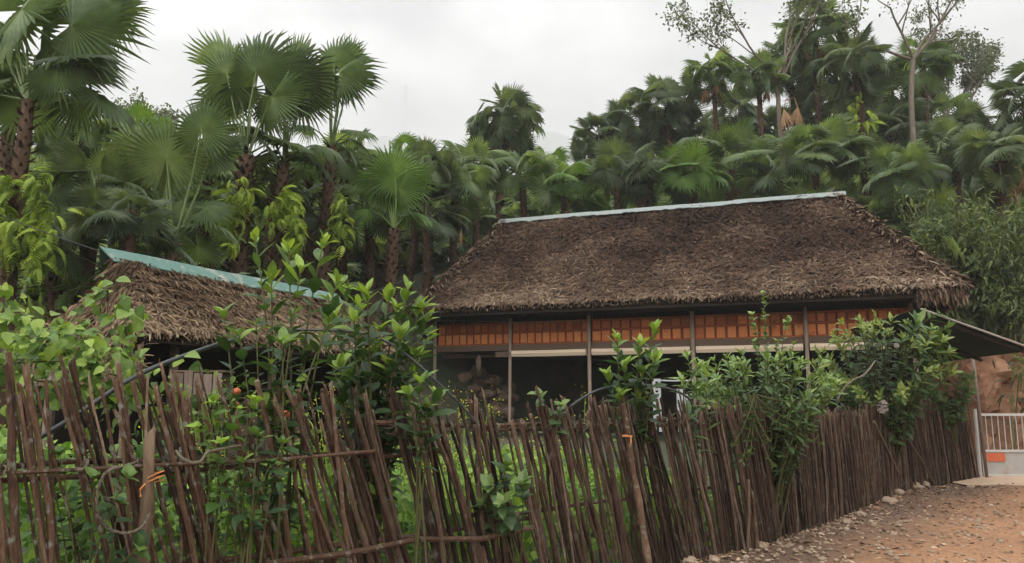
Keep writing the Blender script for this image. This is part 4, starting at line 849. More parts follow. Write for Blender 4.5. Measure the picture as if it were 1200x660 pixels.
# ------------------------------------------------------------------ thicket (one uncountable mass)
g = np.random.default_rng(101); ac = Acc()
def in_house(X, Y):
    w = np.stack([X, Y], -1) - HM[:2]; u = w @ U[:2]; v = w @ V[:2]; hh = np.stack([X, Y], -1) - h0[:2]; a1 = hh @ HU[:2]; b1 = hh @ HV[:2]
    return ((u > -10.5) & (u < 7.4) & (v > -4) & (v < 8.6)) | ((a1 > -1.5) & (a1 < 6.0) & (np.abs(b1) < 1.9))
N = 6500; Y = g.uniform(13.5, 48, N); X = Y * g.uniform(-.72, .74, N)
hillm = (Y > np.interp(X, [-40, -14, -6, -4, 2, 8, 13, 40], [11.5, 12.2, 13.2, 19, 25.5, 27, 21, 21])); ok = hillm & ~in_house(X, Y)
sbb = (X - BP[0]) * BN[0] + (Y - BP[1]) * BN[1]; ok &= ~((X > 7.5) & (sbb < 1.9)); X, Y = X[ok], Y[ok]; n = len(X)
Z = terrain(X, Y); cor = lambda x_, y_: CX + x_ / y_ * F * .985
PXX = cor(X, Y); vis = ((PXX > 235) & (PXX < 420) & (Y < 19.3)) | ((PXX < 75) & (Y < 14.2)) | ((PXX > 435) & (PXX < 490) & (Y < 20.4)); X, Y, Z = X[~vis], Y[~vis], Z[~vis]; n = len(X); K = 6
for i in range(n):
    h = g.uniform(.2, 3.0); s = g.uniform(.42, .82); tn0 = g.normal(.42, .16)
    for k in range(K):
        az = g.random() * 6.28; e = g.uniform(-.15, 1.35); dv = np.array([cos(az) * cos(e), sin(az) * cos(e), sin(e)]); p = np.array([X[i], Y[i], Z[i] + h]) + dv * s * g.uniform(.7, 1.2); e2 = max(-1.4, e - g.uniform(.0, 1.1)); bd = np.array([cos(az) * cos(e2), sin(az) * cos(e2), sin(e2)])
        up = np.array([-sin(e2) * cos(az), -sin(e2) * sin(az), cos(e2)]) + g.normal(0, .45, 3)
        if k == 0 or True: ac.inst(FAN_LO[(k + i) % 4], frames(bd[None], up[None]) * s * g.uniform(.75, 1.05), p[None], np.array([np.clip(tn0 + .12 * e + g.normal(0, .12), 0, 1)]))
tag(ac.build('palm_undergrowth', M['palm']), 'dense mass of low fan palm leaves covering the slope', kind='stuff')
ac = Acc(); N = 950; Y = g.uniform(14, 52, N); X = Y * g.uniform(-.75, .78, N)
hillm = (Y > np.interp(X, [-40, -14, -6, -4, 2, 8, 13, 40], [11.5, 12.5, 13.6, 19.5, 26, 28, 21, 19.5])); sbb = (X - BP[0]) * BN[0] + (Y - BP[1]) * BN[1]; ok = hillm & ~in_house(X, Y) & ~((X > 7.5) & (sbb < 1.7)); X, Y = X[ok], Y[ok]
PXX = cor(X, Y); vis = ((PXX > 250) & (PXX < 410) & (Y < 18)); X, Y = X[~vis], Y[~vis]
for x_, y_ in zip(X, Y):
    k = 130; rr = g.uniform(.5, 1.1); P = g.normal(0, 1, (k, 3)); P = P / np.linalg.norm(P, axis=1, keepdims=True) * g.uniform(.4, 1, (k, 1)) * rr * [1, 1, .9] + [x_, y_, float(terrain(x_, y_)) + g.uniform(.2, 1.6)]
    scatter(ac, BLOB, g, P, g.normal(0, 1, (k, 3)) + [0, 0, -.3], np.tile([0, 0, 1.], (k, 1)), g.uniform(.16, .34) * g.uniform(.7, 1.2, k), np.clip(g.uniform(.1, .6) + g.normal(0, .15, k), 0, 1), .6)
tag(ac.build('undergrowth', M['bush']), 'dark leafy undergrowth filling the gaps between the palms', kind='stuff')

# ------------------------------------------------------------------ the stake fence
rf = np.random.default_rng(111); fence = thing('stake_fence', 'long brown fence of upright leaning wooden stakes in front of the houses', 'fence', (FENCE[2][0], FENCE[2][1], 0))
NV = np.array([-.66, .75])                             # towards the garden
def stake(acc, s, off, lean, H_, r, cross=0.0):
    b = fpos(s); d = fdir(np.array([s]))[0]; b = b + np.array([-d[1], d[0]]) * off; zb_ = float(terrain(b[0], b[1]))
    n = 12; t = np.linspace(0, 1, n); p0 = np.array([b[0], b[1], zb_ - .12]); top = p0 + np.array([-d[0] * lean, -d[1] * lean, 1.]) * (H_ + .12) + np.array([-d[1], d[0], 0]) * cross
    pts = p0 * (1 - t)[:, None] + top * t[:, None] + np.sin(t * pi)[:, None] * rf.normal(0, .020, 3) * [1, 1, 0] + rf.normal(0, .0045, (n, 3))
    k = 7; flat = rf.uniform(.7, 1.0); base_n = len(acc.v); tone = np.clip(rf.normal(.5, .24) + rf.normal(0, .05, n), 0, 1); tone[-1] = min(1, tone[-1] + .2)
    acc.tube(pts, r * np.linspace(1.12, .84, n) * (1 + rf.normal(0, .05, n)), k, tone, True, .13, rf)
    v = acc.v[-1]; top_ring = v[(n - 1) * k:n * k]; cut = rf.normal(0, .9); ca = rf.random() * 6.28; dd = top_ring - top_ring.mean(0); v[(n - 1) * k:n * k, 2] += dd @ np.array([cos(ca), sin(ca), 0]) * cut + rf.normal(0, .006, k)
    if rf.random() < .45:                              # broken splintered top
        v[(n - 1) * k + rf.integers(0, k), 2] += rf.uniform(.02, .06)
S1 = 8.2; s = .05; stakes = []
while s < S1 - .05:
    near = s / S1; stakes.append((s, rf.normal(0, .025), rf.normal(.20 + .13 * min(1, s / 5), .085), np.interp(s, [0, 1, 2, 3, 5, 8.2], [1.88, 1.86, 1.76, 1.64, 1.52, 1.58]) + rf.normal(0, .10), rf.uniform(.008, .0155) if rf.random() < .8 else rf.uniform(.016, .023)))
    s += rf.choice([.026, .045, .075, .13], p=[.42, .3, .18, .10]) * (.80 - .26 * near)
print('stakes', len(stakes))
stakes.sort(key=lambda q: q[0]); parts, rest = stakes[:100], stakes[100:]
for q in parts:
    a = Acc(); stake(a, *q); a.build('stake', M['stake'], fence)
a = Acc()
for q in rest: stake(a, *q)
s = S1 - .1
while s < FLEN - .03:
    lean = .24 if s < 9.5 else (.10 + .05 * sin(s * 2.1) + (.12 if s > FLEN - 3.2 else 0))
    stake(a, s, rf.choice([-.03, .0, .035]) + rf.normal(0, .012), rf.normal(lean, .035), np.interp(s, [8, 10, 12.5, 14, FLEN], [1.58, 1.52, 1.42, 1.48, 1.62]) + rf.normal(0, .06), rf.uniform(.008, .017)); s += rf.uniform(.010, .024)
a.build('stake_row', M['stake_old'], fence)['kind'] = 'stuff'
def rail(z, off, r, s0, s1, mat='stake', jit=.015):
    n = max(4, int((s1 - s0) / .45)); ss_ = np.linspace(s0, s1, n); p = fpos(ss_); d = fdir(ss_); p = p + np.stack([-d[:, 1], d[:, 0]], -1) * off; zz_ = terrain(p[:, 0], p[:, 1]) + z + rf.normal(0, jit, n); a = Acc(); a.tube(np.column_stack([p, zz_]), r, 7, np.clip(rf.normal(.5, .1, n), 0, 1), True, .05, rf); a.build('rail', M[mat], fence)
rail(1.27, .07, .017, 0, 4.1); rail(1.22, .075, .015, 0, 2.6); rail(1.27, -.055, .012, 1.2, 3.4); rail(1.44, .07, .018, 3.4, 9.2); rail(1.40, .07, .016, 4.6, 8.3); rail(.66, .07, .02, 0, 5.2); rail(.72, .075, .018, 4.4, 9.4); rail(.62, -.06, .022, 2.6, 5.0); rail(1.3, .09, .02, 9, FLEN - .1); rail(.6, .09, .02, 9, FLEN - .1)
for k_ in range(26):                                   # cord lashings where stakes cross the rail
    s_l = .6 + k_ * .29 + rf.uniform(-.08, .08); p = fpos(s_l); d_ = fdir(np.array([s_l]))[0]; z_ = (1.27 if s_l < 3.4 else 1.44) + float(terrain(p[0], p[1])); a = Acc()
    for w_ in range(3):
        t_ = np.linspace(0, 2 * pi, 12); c_ = np.array([p[0] - d_[1] * .022, p[1] + d_[0] * .022, z_ + rf.normal(0, .012)])
        a.tube(c_ + np.outer(np.cos(t_), np.array([-d_[1], d_[0], 0]) * .072) + np.outer(np.sin(t_), np.array([d_[0] * .012, d_[1] * .012, .034])) + np.array([d_[0], d_[1], 0]) * .009 * w_, .0045, 4, rf.uniform(.2, .8), False)
    a.build('lashing', M['rope'], fence)
# stout posts in the fence
def fpost(px_top, py_top, px_bot, d, r, mat, z0=-.2):
    p1 = at(px_top, py_top, d); p0 = np.array([(px_bot - CX) / F * d, d, z0]); a = Acc(); n = 9; t = np.linspace(0, 1, n)[:, None]; pts = p0 * (1 - t) + p1 * t + rf.normal(0, .004, (n, 3)); rr = np.full(n, r) * np.linspace(1.1, .82, n); rr[[2, 4, 6]] *= 1.2; a.tube(pts, rr, 10, np.clip(.5 + rf.normal(0, .18, n), 0, 1), True, .08, rf); v = a.v[-1]; v[(n - 1) * 10:n * 10, 2] += (v[(n - 1) * 10:n * 10, 0] - v[(n - 1) * 10:n * 10, 0].mean()) * 1.1 + rf.normal(0, .008, 10)
    for k_ in (3, 5, 6): q_ = pts[k_]; a.tube([q_, q_ + [rf.choice([-1, 1]) * r * 1.6, -r * .8, .02], q_ + [rf.choice([-1, 1]) * r * 1.9, -r, .045]], [r * .35, r * .22, r * .12], 6, .7); return a.build('post', M[mat], fence, True)
fpost(176, 508, 190, 4.62, .036, 'post'); fpost(729, 470, 760, 7.85, .030, 'stake'); fpost(880, 560, 878, 9.45, .02, 'stake')
# broken stub twigs on the post are part of it; orange twine round the post
def ring_pts(c, r, n=22, tilt=.3, turns=1.0): t = np.linspace(0, 2 * pi * turns, n); return np.stack([c[0] + r * np.cos(t), c[1] + r * np.sin(t), c[2] + tilt * r * np.cos(t) + .004 * t], -1)
c = at(182, 566, 4.62); a = Acc(); a.tube(ring_pts(c, .042, 44, .35, 2.4), .0035, 6, .5); a.tube([c + [-.04, -.03, 0], c + [-.06, -.05, -.03], c + [-.055, -.05, -.07]], .005, 5); tag(a.build('twine', M['twine'], origin=c), 'orange twine tied round the stout fence post', 'twine')
c = at(734, 511, 7.85); a = Acc()
a.box(c + [0, -.05, 0], (.10, .01, .014), None, .6); a.box(c + [.035, -.06, -.035], (.014, .01, .07), None, .6); a.box(c + [-.02, -.06, .005], (.05, .014, .018), None, .4); tag(a.build('ribbon', M['twine'], origin=c), 'orange ribbon tied to a stake near the middle of the fence', 'ribbon')

def twist_rope(acc, P, r, turns, tone=.5):
    P = np.asarray(P, float); n = 140; t0 = np.linspace(0, 1, len(P)); t = np.linspace(0, 1, n); from_ = [np.interp(t, t0, P[:, j]) for j in range(3)]; Q = np.stack(from_, -1)
    ker = np.ones(13) / 13; pad = np.pad(Q, ((6, 6), (0, 0)), 'edge'); Q = np.stack([np.convolve(pad[:, j], ker, 'valid') for j in range(3)], -1)
    T = nrm(np.gradient(Q, axis=0)); A_ = nrm(np.cross(T, [.3, 1, .2])); B_ = np.cross(T, A_)
    for k in range(3):
        ph = t * turns * 2 * pi + k * 2 * pi / 3; acc.tube(Q + r * .7 * (np.cos(ph)[:, None] * A_ + np.sin(ph)[:, None] * B_), r * .62, 5, tone + .1 * (k - 1))
a = Acc(); dR = 4.45
twist_rope(a, [at(163, 541, dR + .2), at(140, 548, dR), at(124, 552, dR - .05), at(115, 570, dR - .06), at(113, 590, dR - .06), at(118, 610, dR - .05), at(130, 622, dR - .05), at(150, 626, dR - .02), at(168, 618, dR), at(176, 600, dR + .05)], .0075, 40)
tag(a.build('rope', M['rope'], origin=at(120, 580, dR)), 'twisted rope hanging in a loop left of the stout fence post', 'rope', 'ropes tied to the fence')
a = Acc(); twist_rope(a, [at(206, 528, 4.7), at(214, 538, 4.62), at(226, 543, 4.6), at(236, 541, 4.6), at(242, 530, 4.65), at(262, 526, 4.8), at(284, 522, 5.0)], .0075, 26)
tag(a.build('rope', M['rope'], origin=at(225, 540, 4.6)), 'short twisted rope looped over the rail right of the stout post', 'rope', 'ropes tied to the fence')
a = Acc(); g = np.random.default_rng(5); uu, vv = np.meshgrid(np.linspace(0, 1, 9), np.linspace(0, 1, 7)); q0 = at(196, 519, 4.95); P = np.stack([q0[0] + uu * .11, q0[1] + .03 * np.sin(uu * 7) + .02 * np.cos(vv * 5), q0[2] - vv * .08 - .03 * np.sin(uu * 3)], -1); P += g.normal(0, .004, P.shape); a.grid(P); a.grid(P + [0, .006, 0]); tag(a.build('plastic_scrap', M['plastic'], origin=q0), 'crumpled white plastic scrap behind the stout fence post', 'plastic scrap')

# pipe / pole running up from the fence to the hut, and bent rods
def rod(name, label, cat, pts, r, mat, k=8):
    P = np.array([at(*p_) for p_ in pts]); n = 24; t0 = np.linspace(0, 1, len(P)); t = np.linspace(0, 1, n); Q = np.stack([np.interp(t, t0, P[:, j]) for j in range(3)], -1)
    if len(P) > 2: pad = np.pad(Q, ((2, 2), (0, 0)), 'edge'); Q = np.stack([np.convolve(pad[:, j], np.ones(5) / 5, 'valid') for j in range(3)], -1)
    a = Acc(); a.tube(Q, r, k, .5); return tag(a.build(name, M[mat], origin=Q[0], smooth=True), label, cat)
rod('water_pipe', 'grey black pipe slanting up through the left fence towards the hut', 'pipe', [(28, 524, 4.5), (88, 488, 4.72), (160, 438, 5.0), (240, 408, 5.4), (290, 394, 5.65)], .015, 'black_pipe')
rod('black_hose', 'thin black hose arching over the bush right of the hut', 'hose', [(322, 386, 6.5), (380, 387, 6.4), (430, 389, 6.3), (470, 408, 6.2), (510, 446, 6.2), (545, 478, 6.3), (560, 500, 6.4)], .010, 'black_pipe')
rod('bent_rod', 'dark bent rod arching behind the plant in mid fence', 'rod', [(662, 482, 7.7), (690, 460, 7.8), (720, 451, 8.0), (765, 450, 8.3), (808, 462, 8.7), (813, 480, 8.75), (813, 510, 8.75)], .012, 'black_pipe')
rod('overhead_wire', 'thin wire running from the palms to the left hut ridge', 'wire', [(-30, 240, 13), (40, 268, 11.5), (124, 297, 10.1)], .008, 'wire', 5)
rod('overhead_wire', 'thin wire sagging from the hut to the big roof', 'wire', [(400, 350, 14.2), (450, 338, 17), (510, 314, 22.4)], .012, 'wire', 5)
rod('overhead_wire', 'thin pale wire strung along the big eaves', 'wire', [(495, 375, 22.8), (540, 376, 22.6), (598, 378, 22), (690, 376, 21.2)], .008, 'rope', 5)
rod('leaning_stick', 'pale stick leaning on the fence above the flat stones', 'stick', [(1024, 494, 13.0), (1060, 569, 14.25)], .02, 'post')
rod('leaning_stick', 'long thin stick leaning on the fence near the gate', 'stick', [(1056, 502, 14.1), (1080, 540, 14.9), (1100, 576, 15.5)], .017, 'post')
rod('stick', 'short grey stake standing in the ground before the dense fence', 'stick', [(877, 560, 9.25), (878, 600, 9.25), (876, 646, 9.25)], .017, 'post')
rod('dead_branch', 'bare pale branch sticking out of the big shrub', 'branch', [(981, 472, 11.6), (985, 459, 11.6), (996, 448, 11.6), (1003, 443, 11.8), (1012, 441, 12), (1021, 430, 12.2), (1026, 422, 12.3)], .014, 'rope', 6)
a = Acc(); g = np.random.default_rng(8); q = at(1034, 476, 13.15); t = np.linspace(0, 1, 9); pts = np.stack([q[0] + .03 * np.sin(t * 4), np.full(9, q[1]), q[2] + .18 - .42 * t], -1); pts = q + (pts - q) * .5; a.tube(pts, (.06 + .05 * np.sin(t * pi)) * .7, 10, .5, True, .25, g); tag(a.build('rag', M['rag'], origin=q), 'grey crumpled rag hung on the fence below the big shrub', 'rag')
a = Acc(); q = at(1051, 405, 12.5); t = np.linspace(0, 2 * pi, 15)[:-1]
for i in range(1): a.tube([q, q + [0, .02, 0]], .042, 14, .6); a.tube([q + [0, -.012, 0], q], .028, 12, .3)
tag(a.build('round_cap', M['rag'], origin=q), 'small pale round disc among the big shrub leaves', 'disc')

# ------------------------------------------------------------------ leafy plants on and behind the fence
def shoots(label, name, cat, base, ends, L, tpls, mat, per=16, seed=0, start=.3, tone=(.25, .95), young=.8, spread=(75, 28), grp=None, stem_r=.012, sag=.0, tuft=5, power=1.0):
    g = np.random.default_rng(seed); base = np.asarray(base, float); t_ = thing(name, label, cat, base, grp); st, lf = Acc(), Acc()
    for e in ends:
        e = np.asarray(e, float); p0 = base + g.normal(0, .05, 3) * [1, 1, 0]; mid = (p0 * .45 + e * .55) + np.array([0, 0, .12 * np.linalg.norm(e - p0)]) * (1 - sag) + g.normal(0, .05, 3) ; mid[:2] = p0[:2] * .6 + e[:2] * .4 + g.normal(0, .03, 2)
        tt = np.linspace(0, 1, 12)[:, None]; Q = (1-tt)**2 * p0 + 2*tt*(1-tt)*mid + tt**2 * e; T = nrm(np.gradient(Q, axis=0)); st.tube(Q, np.linspace(stem_r, stem_r * .35, 12), 5, np.linspace(.3, .8, 12), False)
        k = per + tuft; u = np.concatenate([start + (1 - start) * (np.arange(per) / per) ** power, np.full(tuft, .995)]); u = np.clip(u + g.normal(0, .012, k), 0, 1)
        P = np.stack([np.interp(u, tt[:, 0], Q[:, j]) for j in range(3)], -1); TT = nrm(np.stack([np.interp(u, tt[:, 0], T[:, j]) for j in range(3)], -1))
        az = np.arange(k) * 2.4 + g.random() * 6; ref = np.cross(TT, [.31, .9, .2]); ref = nrm(ref); ref2 = np.cross(TT, ref); rad = np.cos(az)[:, None] * ref + np.sin(az)[:, None] * ref2
        ang = np.radians(spread[0] + (spread[1] - spread[0]) * np.clip((u - .3) / .7, 0, 1) ** 1.5 + g.normal(0, 10, k))[:, None]
        dv = TT * np.cos(ang) + rad * np.sin(ang) + np.array([0, 0, -.15]) * (1 - u)[:, None]
        sz = L * g.uniform(.5, 1.18, k) * np.where(u > .98, g.uniform(.45, .9, k), 1); tn = tone[0] + (tone[1] - tone[0]) * sstep(young, 1.0, u) + g.normal(0, .09, k)
        scatter(lf, tpls, g, P, dv, TT + np.array([0, -.15, .6]), sz, np.clip(tn, 0, 1), .25)
    st.build('stem', M['stem'], t_); lf.build('foliage', M[mat], t_); return t_
def px_ends(rows, d, jit=.15, seed=0):
    g = np.random.default_rng(seed); return [at(x, y, d + g.normal(0, jit)) for x, y in rows]
def fan_ends(cx_, cy_, rx, ry, n, d, seed, jit=.3, up=1.0):
    g = np.random.default_rng(seed); out = []
    for i in range(n):
        an = g.uniform(0, 2 * pi); r = g.uniform(.35, 1) ** .6; out.append(at(cx_ + cos(an) * rx * r, cy_ - sin(an) * ry * r, d + g.normal(0, jit)))
    return out
def ground_at(px, d): x = (px - CX) / F * d; return np.array([x, d, float(terrain(x, d))])
PGR = 'leafy shrubs along the stake fence'
shoots('tall whorled-leaf shrub rising over the fence in front of the left hut ridge', 'shrub', 'shrub', ground_at(345, 5.6), px_ends([(299, 282), (338, 292), (379, 285), (352, 318), (318, 330), (395, 330)], 5.6, .12, 1), .175, ELL, 'shrub', 20, 121, .34, (.36, .92), .82, (78, 30), PGR, .012, tuft=6)
shoots('lower dark shrub with drooping leaves hugging the fence before the left hut', 'shrub', 'shrub', ground_at(325, 5.35), px_ends([(262, 368), (280, 392), (300, 380), (330, 400), (360, 410), (345, 370), (318, 425), (385, 380)], 5.4, .15, 2), .17, ELL, 'shrub', 18, 122, .35, (.25, .70), .9, (85, 45), PGR, .012, tuft=5)
shoots('round bright-tipped shrub rising over the fence left of the big roof', 'shrub', 'shrub', ground_at(435, 6.4), px_ends([(405, 338), (430, 345), (455, 350), (478, 340), (492, 362), (392, 372), (415, 376), (445, 388), (470, 392), (503, 392), (380, 400), (488, 416), (425, 420), (455, 430), (398, 430), (440, 405), (470, 410), (410, 440), (480, 440), (440, 445), (500, 375), (385, 352), (465, 362), (420, 358)], 6.4, .28, 3), .175, ELL, 'shrub', 28, 123, .40, (.26, .92), .88, (80, 32), PGR, .014, tuft=6)
shoots('small bright-tipped plant poking through the fence below the round shrub', 'shrub', 'shrub', ground_at(498, 6.0) + [0, -.1, .5], px_ends([(492, 448), (478, 462), (510, 462), (500, 478)], 5.75, .08, 4), .17, ELL, 'shrub', 10, 124, .55, (.28, .85), .85, (80, 35), PGR, .009)
shoots('leafy plant with three light green tips in mid fence before the pale planks', 'shrub', 'shrub', ground_at(738, 8.3), px_ends([(724, 398), (750, 404), (767, 386), (732, 428), (712, 440), (752, 436), (768, 420), (726, 462), (748, 466)], 7.95, .12, 5), .18, ELL, 'shrub', 20, 125, .52, (.30, .95), .84, (80, 30), PGR, .012, tuft=6)
shoots('tall leafy shoot left of the big green shrub', 'shrub', 'shrub', ground_at(815, 9.05), px_ends([(806, 418), (818, 430), (800, 445), (830, 440)], 8.85, .1, 6), .20, NARROW + LANCE[2:], 'shrub_green', 26, 126, .45, (.4, .95), .8, (75, 35), PGR, .01)
shoots('broad medium-green shrub spilling over the dense fence', 'shrub', 'shrub', ground_at(890, 10.1), fan_ends(900, 450, 88, 40, 70, 9.75, 7), .15, LANCE, 'shrub_green', 28, 127, .35, (.38, .85), .75, (75, 35), PGR, .014)
shoots('hanging branch of the green shrub draped down the dense fence', 'shrub', 'shrub', at(880, 462, 9.5), px_ends([(860, 520), (880, 530), (900, 515), (905, 545), (870, 540), (920, 500), (940, 470), (955, 505), (962, 520)], 9.35, .1, 8), .10, LANCE, 'shrub_dark', 12, 128, .25, (.3, .62), .8, (75, 45), PGR, .008, 1.0)
shoots('leggy small-leaved shrub standing above the green shrub before the orange wall', 'shrub', 'shrub', ground_at(900, 10.7), px_ends([(894, 344), (880, 368), (924, 372), (896, 372), (910, 400), (884, 400), (930, 402), (900, 420), (918, 420)], 10.5, .12, 9), .085, BROAD, 'shrub_green', 34, 129, .5, (.45, .9), .75, (70, 35), PGR, .010)
shoots('large dark shrub with a yellow-green top at the right end of the fence', 'shrub', 'shrub', ground_at(1030, 14.3), fan_ends(1035, 425, 90, 46, 60, 13.3, 10) + px_ends([(985, 378), (1005, 372), (1025, 368), (1045, 373), (1062, 380), (1015, 385), (1038, 388), (995, 395), (1078, 372), (1092, 385)], 13.3, .25, 11), .19, LANCE, 'shrub_dark', 24, 130, .4, (.38, .92), .78, (75, 35), PGR, .016)
shoots('drooping big-leaved branch beside the dark awning', 'shrub', 'shrub', at(1060, 420, 13.4), px_ends([(1098, 368), (1108, 385), (1100, 400), (1085, 392), (1110, 415), (1075, 380)], 13.2, .2, 12), .32, LANCE, 'shrub_green', 11, 131, .35, (.3, .6), .8, (75, 45), PGR, .01)
shoots('small green bush between the awning post and fence end', 'shrub', 'shrub', ground_at(1115, 16.0) + [0, .2, .8], fan_ends(1108, 452, 34, 20, 18, 15.7, 13), .20, LANCE, 'shrub_green', 18, 132, .3, (.35, .8), .8, (75, 40), PGR, .012)
shoots('young leafy plant growing through the fence at the lower middle', 'shrub', 'shrub', ground_at(590, 6.75) + [0, 0, .2], px_ends([(594, 546), (575, 570), (612, 566), (588, 590), (566, 590)], 6.55, .08, 14), .13, BROAD, 'shrub_green', 14, 133, .5, (.25, .7), .85, (75, 35), PGR, .008)
shoots('small sprout on the upper rail right of the lower-middle plant', 'shrub', 'shrub', ground_at(650, 7.35) + [0, 0, .8], px_ends([(632, 464), (657, 476), (645, 490)], 7.15, .06, 15), .12, BROAD, 'shrub_green', 10, 134, .55, (.3, .75), .85, (75, 35), PGR, .007)
shoots('leafy weed climbing the stakes below the whorled shrub', 'weed', 'weed', ground_at(305, 4.95) + [0, -.05, .5], px_ends([(302, 512), (285, 540), (318, 545), (300, 575), (330, 520), (270, 560), (296, 610)], 4.85, .06, 16), .12, LANCE + BROAD[:1], 'shrub', 7, 135, .4, (.28, .6), .85, (80, 45), PGR, .008)
shoots('dark leafy weed tangled round the left stakes below the rope', 'weed', 'weed', ground_at(130, 4.55) + [0, -.05, .35], px_ends([(60, 560), (85, 600), (110, 560), (140, 590), (150, 560), (95, 640), (165, 640), (70, 530), (200, 610)], 4.5, .08, 17), .10, BROAD, 'shrub', 8, 136, .3, (.28, .6), .85, (80, 45), PGR, .007)
shoots('leaves draped on the fence beside the open stakes right of the rope', 'weed', 'weed', ground_at(262, 4.9) + [0, .05, .7], px_ends([(250, 470), (232, 500), (280, 480), (258, 520), (300, 470)], 4.95, .08, 18), .10, BROAD, 'garden', 8, 137, .3, (.4, .8), .85, (80, 45), PGR, .007)

def vine(label, curves, seed, L=.085, mat='vine', n=60, spread=.10, tone=.55):
    g = np.random.default_rng(seed); P0 = at(*curves[0][0]); t_ = thing('climbing_vine', label, 'vine', P0, 'bright vines over the left fence'); st, lf = Acc(), Acc()
    for c in curves:
        P = np.array([at(*q) for q in c]); t0 = np.linspace(0, 1, len(P)); t = np.linspace(0, 1, 30); Q = np.stack([np.interp(t, t0, P[:, j]) for j in range(3)], -1); pad = np.pad(Q, ((3, 3), (0, 0)), 'edge'); Q = np.stack([np.convolve(pad[:, j], np.ones(7) / 7, 'valid') for j in range(3)], -1)
        st.tube(Q, .006, 5, .9, False); u = g.random(n); X_ = np.stack([np.interp(u, t, Q[:, j]) for j in range(3)], -1) + g.normal(0, spread, (n, 3)); dv = g.normal(0, .6, (n, 3)) + np.array([0, -.6, -.45]); scatter(lf, BROAD, g, X_, dv, np.tile([0, -.75, .9], (n, 1)) + g.normal(0, .25, (n, 3)), L * g.uniform(.35, 1.3, n), np.clip(tone + g.normal(0, .26, n), 0, 1), .5)
    st.build('stem', M['stem'], t_); lf.build('foliage', M[mat], t_); return t_
vine('light green vine shoot hanging down in front of the lean-to thatch', [[(138, 356, 5.6), (146, 372, 5.55), (152, 400, 5.5), (158, 430, 5.4), (164, 460, 5.3)]], 141, .10, n=70, spread=.055, tone=.6)
vine('arching vine spray reaching from the left edge up towards the hut', [[(12, 352, 5.4), (32, 375, 5.3), (70, 392, 5.3), (95, 362, 5.4), (120, 340, 5.5), (136, 334, 5.5)], [(70, 392, 5.3), (100, 400, 5.2), (120, 415, 5.2)]], 142, .085, n=60, spread=.05, tone=.65)
vine('bright vine leaves entering at the left edge above the stakes', [[(-30, 322, 4.9), (2, 338, 4.9), (10, 366, 4.9), (4, 400, 4.8)], [(-20, 392, 4.8), (20, 388, 4.8), (45, 400, 4.8)]], 143, .08, n=34, spread=.045, tone=.65)
vine('thick mat of pale green vine leaves topping the leftmost stakes', [[(-30, 428, 4.9), (30, 425, 4.9), (80, 422, 5.0), (130, 438, 5.1), (180, 455, 5.2)], [(-30, 455, 5.0), (50, 445, 5.1), (120, 455, 5.2), (200, 475, 5.3)], [(10, 412, 5.3), (50, 405, 5.3), (100, 418, 5.3)]], 144, .085, n=170, spread=.085, tone=.6)
vine('vine leaves covering the rail between the stout post and the shrub', [[(200, 455, 5.3), (250, 470, 5.4), (300, 465, 5.5), (345, 480, 5.6)], [(210, 500, 5.3), (260, 490, 5.4)]], 145, .085, n=100, spread=.11, tone=.55)

# garden growth behind the fence
g = np.random.default_rng(151); ac = Acc(); N = 15000
s_ = g.random(N) ** 1.1 * 9.6; off = .25 + g.random(N) ** 1.2 * 4.2; p = fpos(s_); d = fdir(s_); X = p[:, 0] - d[:, 1] * off; Y = p[:, 1] + d[:, 0] * off
hmax = np.interp(s_, [0, 1.5, 2.5, 4, 6, 9.6], [1.30, 1.25, 1.15, .95, .95, .8]) * (.75 + .5 * vnoise(np.stack([X, Y, X * 0], -1), 1.2)); Z = terrain(X, Y) + hmax * g.random(N) ** .65
ok = ~in_house(X, Y); P = np.stack([X, Y, Z], -1)[ok]; n = len(P); cl = vnoise(P, .9)
scatter(ac, BROAD + LANCE[:1], g, P, g.normal(0, .6, (n, 3)) + [0, -.4, -.1], np.tile([0, -.5, 1.], (n, 1)) + g.normal(0, .25, (n, 3)), g.uniform(.06, .125, n), np.clip(.05 + .8 * cl + .14 * (s_[ok] > 3.6) + g.normal(0, .15, n), 0, 1), .4)
tag(ac.build('garden_foliage', M['garden']), 'tangle of bright garden leaves behind the stake fence', kind='stuff')
ac, fl = Acc(), Acc(); N = 150; s_ = g.uniform(2.6, 7.6, N); off = g.uniform(.4, 3.0, N); p = fpos(s_); d = fdir(s_); X = p[:, 0] - d[:, 1] * off; Y = p[:, 1] + d[:, 0] * off
for x_, y_ in zip(X, Y):
    z0 = float(terrain(x_, y_)); h = g.uniform(1.0, 1.75) if g.random() < .5 else g.uniform(.7, 1.25); ac.tube([[x_, y_, z0], [x_ + g.normal(0, .04), y_, z0 + h * .5], [x_ + g.normal(0, .08), y_, z0 + h]], [.006, .005, .003], 4, .8, False)
    k = 12; Pq = np.array([x_, y_, z0]) + np.column_stack([g.normal(0, .07, k), g.normal(0, .07, k), h * g.uniform(.3, .9, k)]); scatter(ac, LANCE, g, Pq, g.normal(0, 1, (k, 3)), np.tile([0, -.3, 1.], (k, 1)), g.uniform(.05, .11, k), np.clip(.75 + g.normal(0, .15, k), 0, 1), .4)
    k = 18; Pq = np.array([x_, y_, z0 + h]) + g.normal(0, .05, (k, 3)) * [1, 1, 1.6]; scatter(fl, BLOB, g, Pq, g.normal(0, 1, (k, 3)), np.tile([0, -.3, 1.], (k, 1)), g.uniform(.014, .026, k), g.random(k), .5)
tag(ac.build('mustard_greens', M['garden']), 'bolting mustard greens behind the fence', kind='stuff'); tag(fl.build('mustard_flowers', M['flower']), 'tiny yellow mustard flowers behind the fence', kind='stuff')

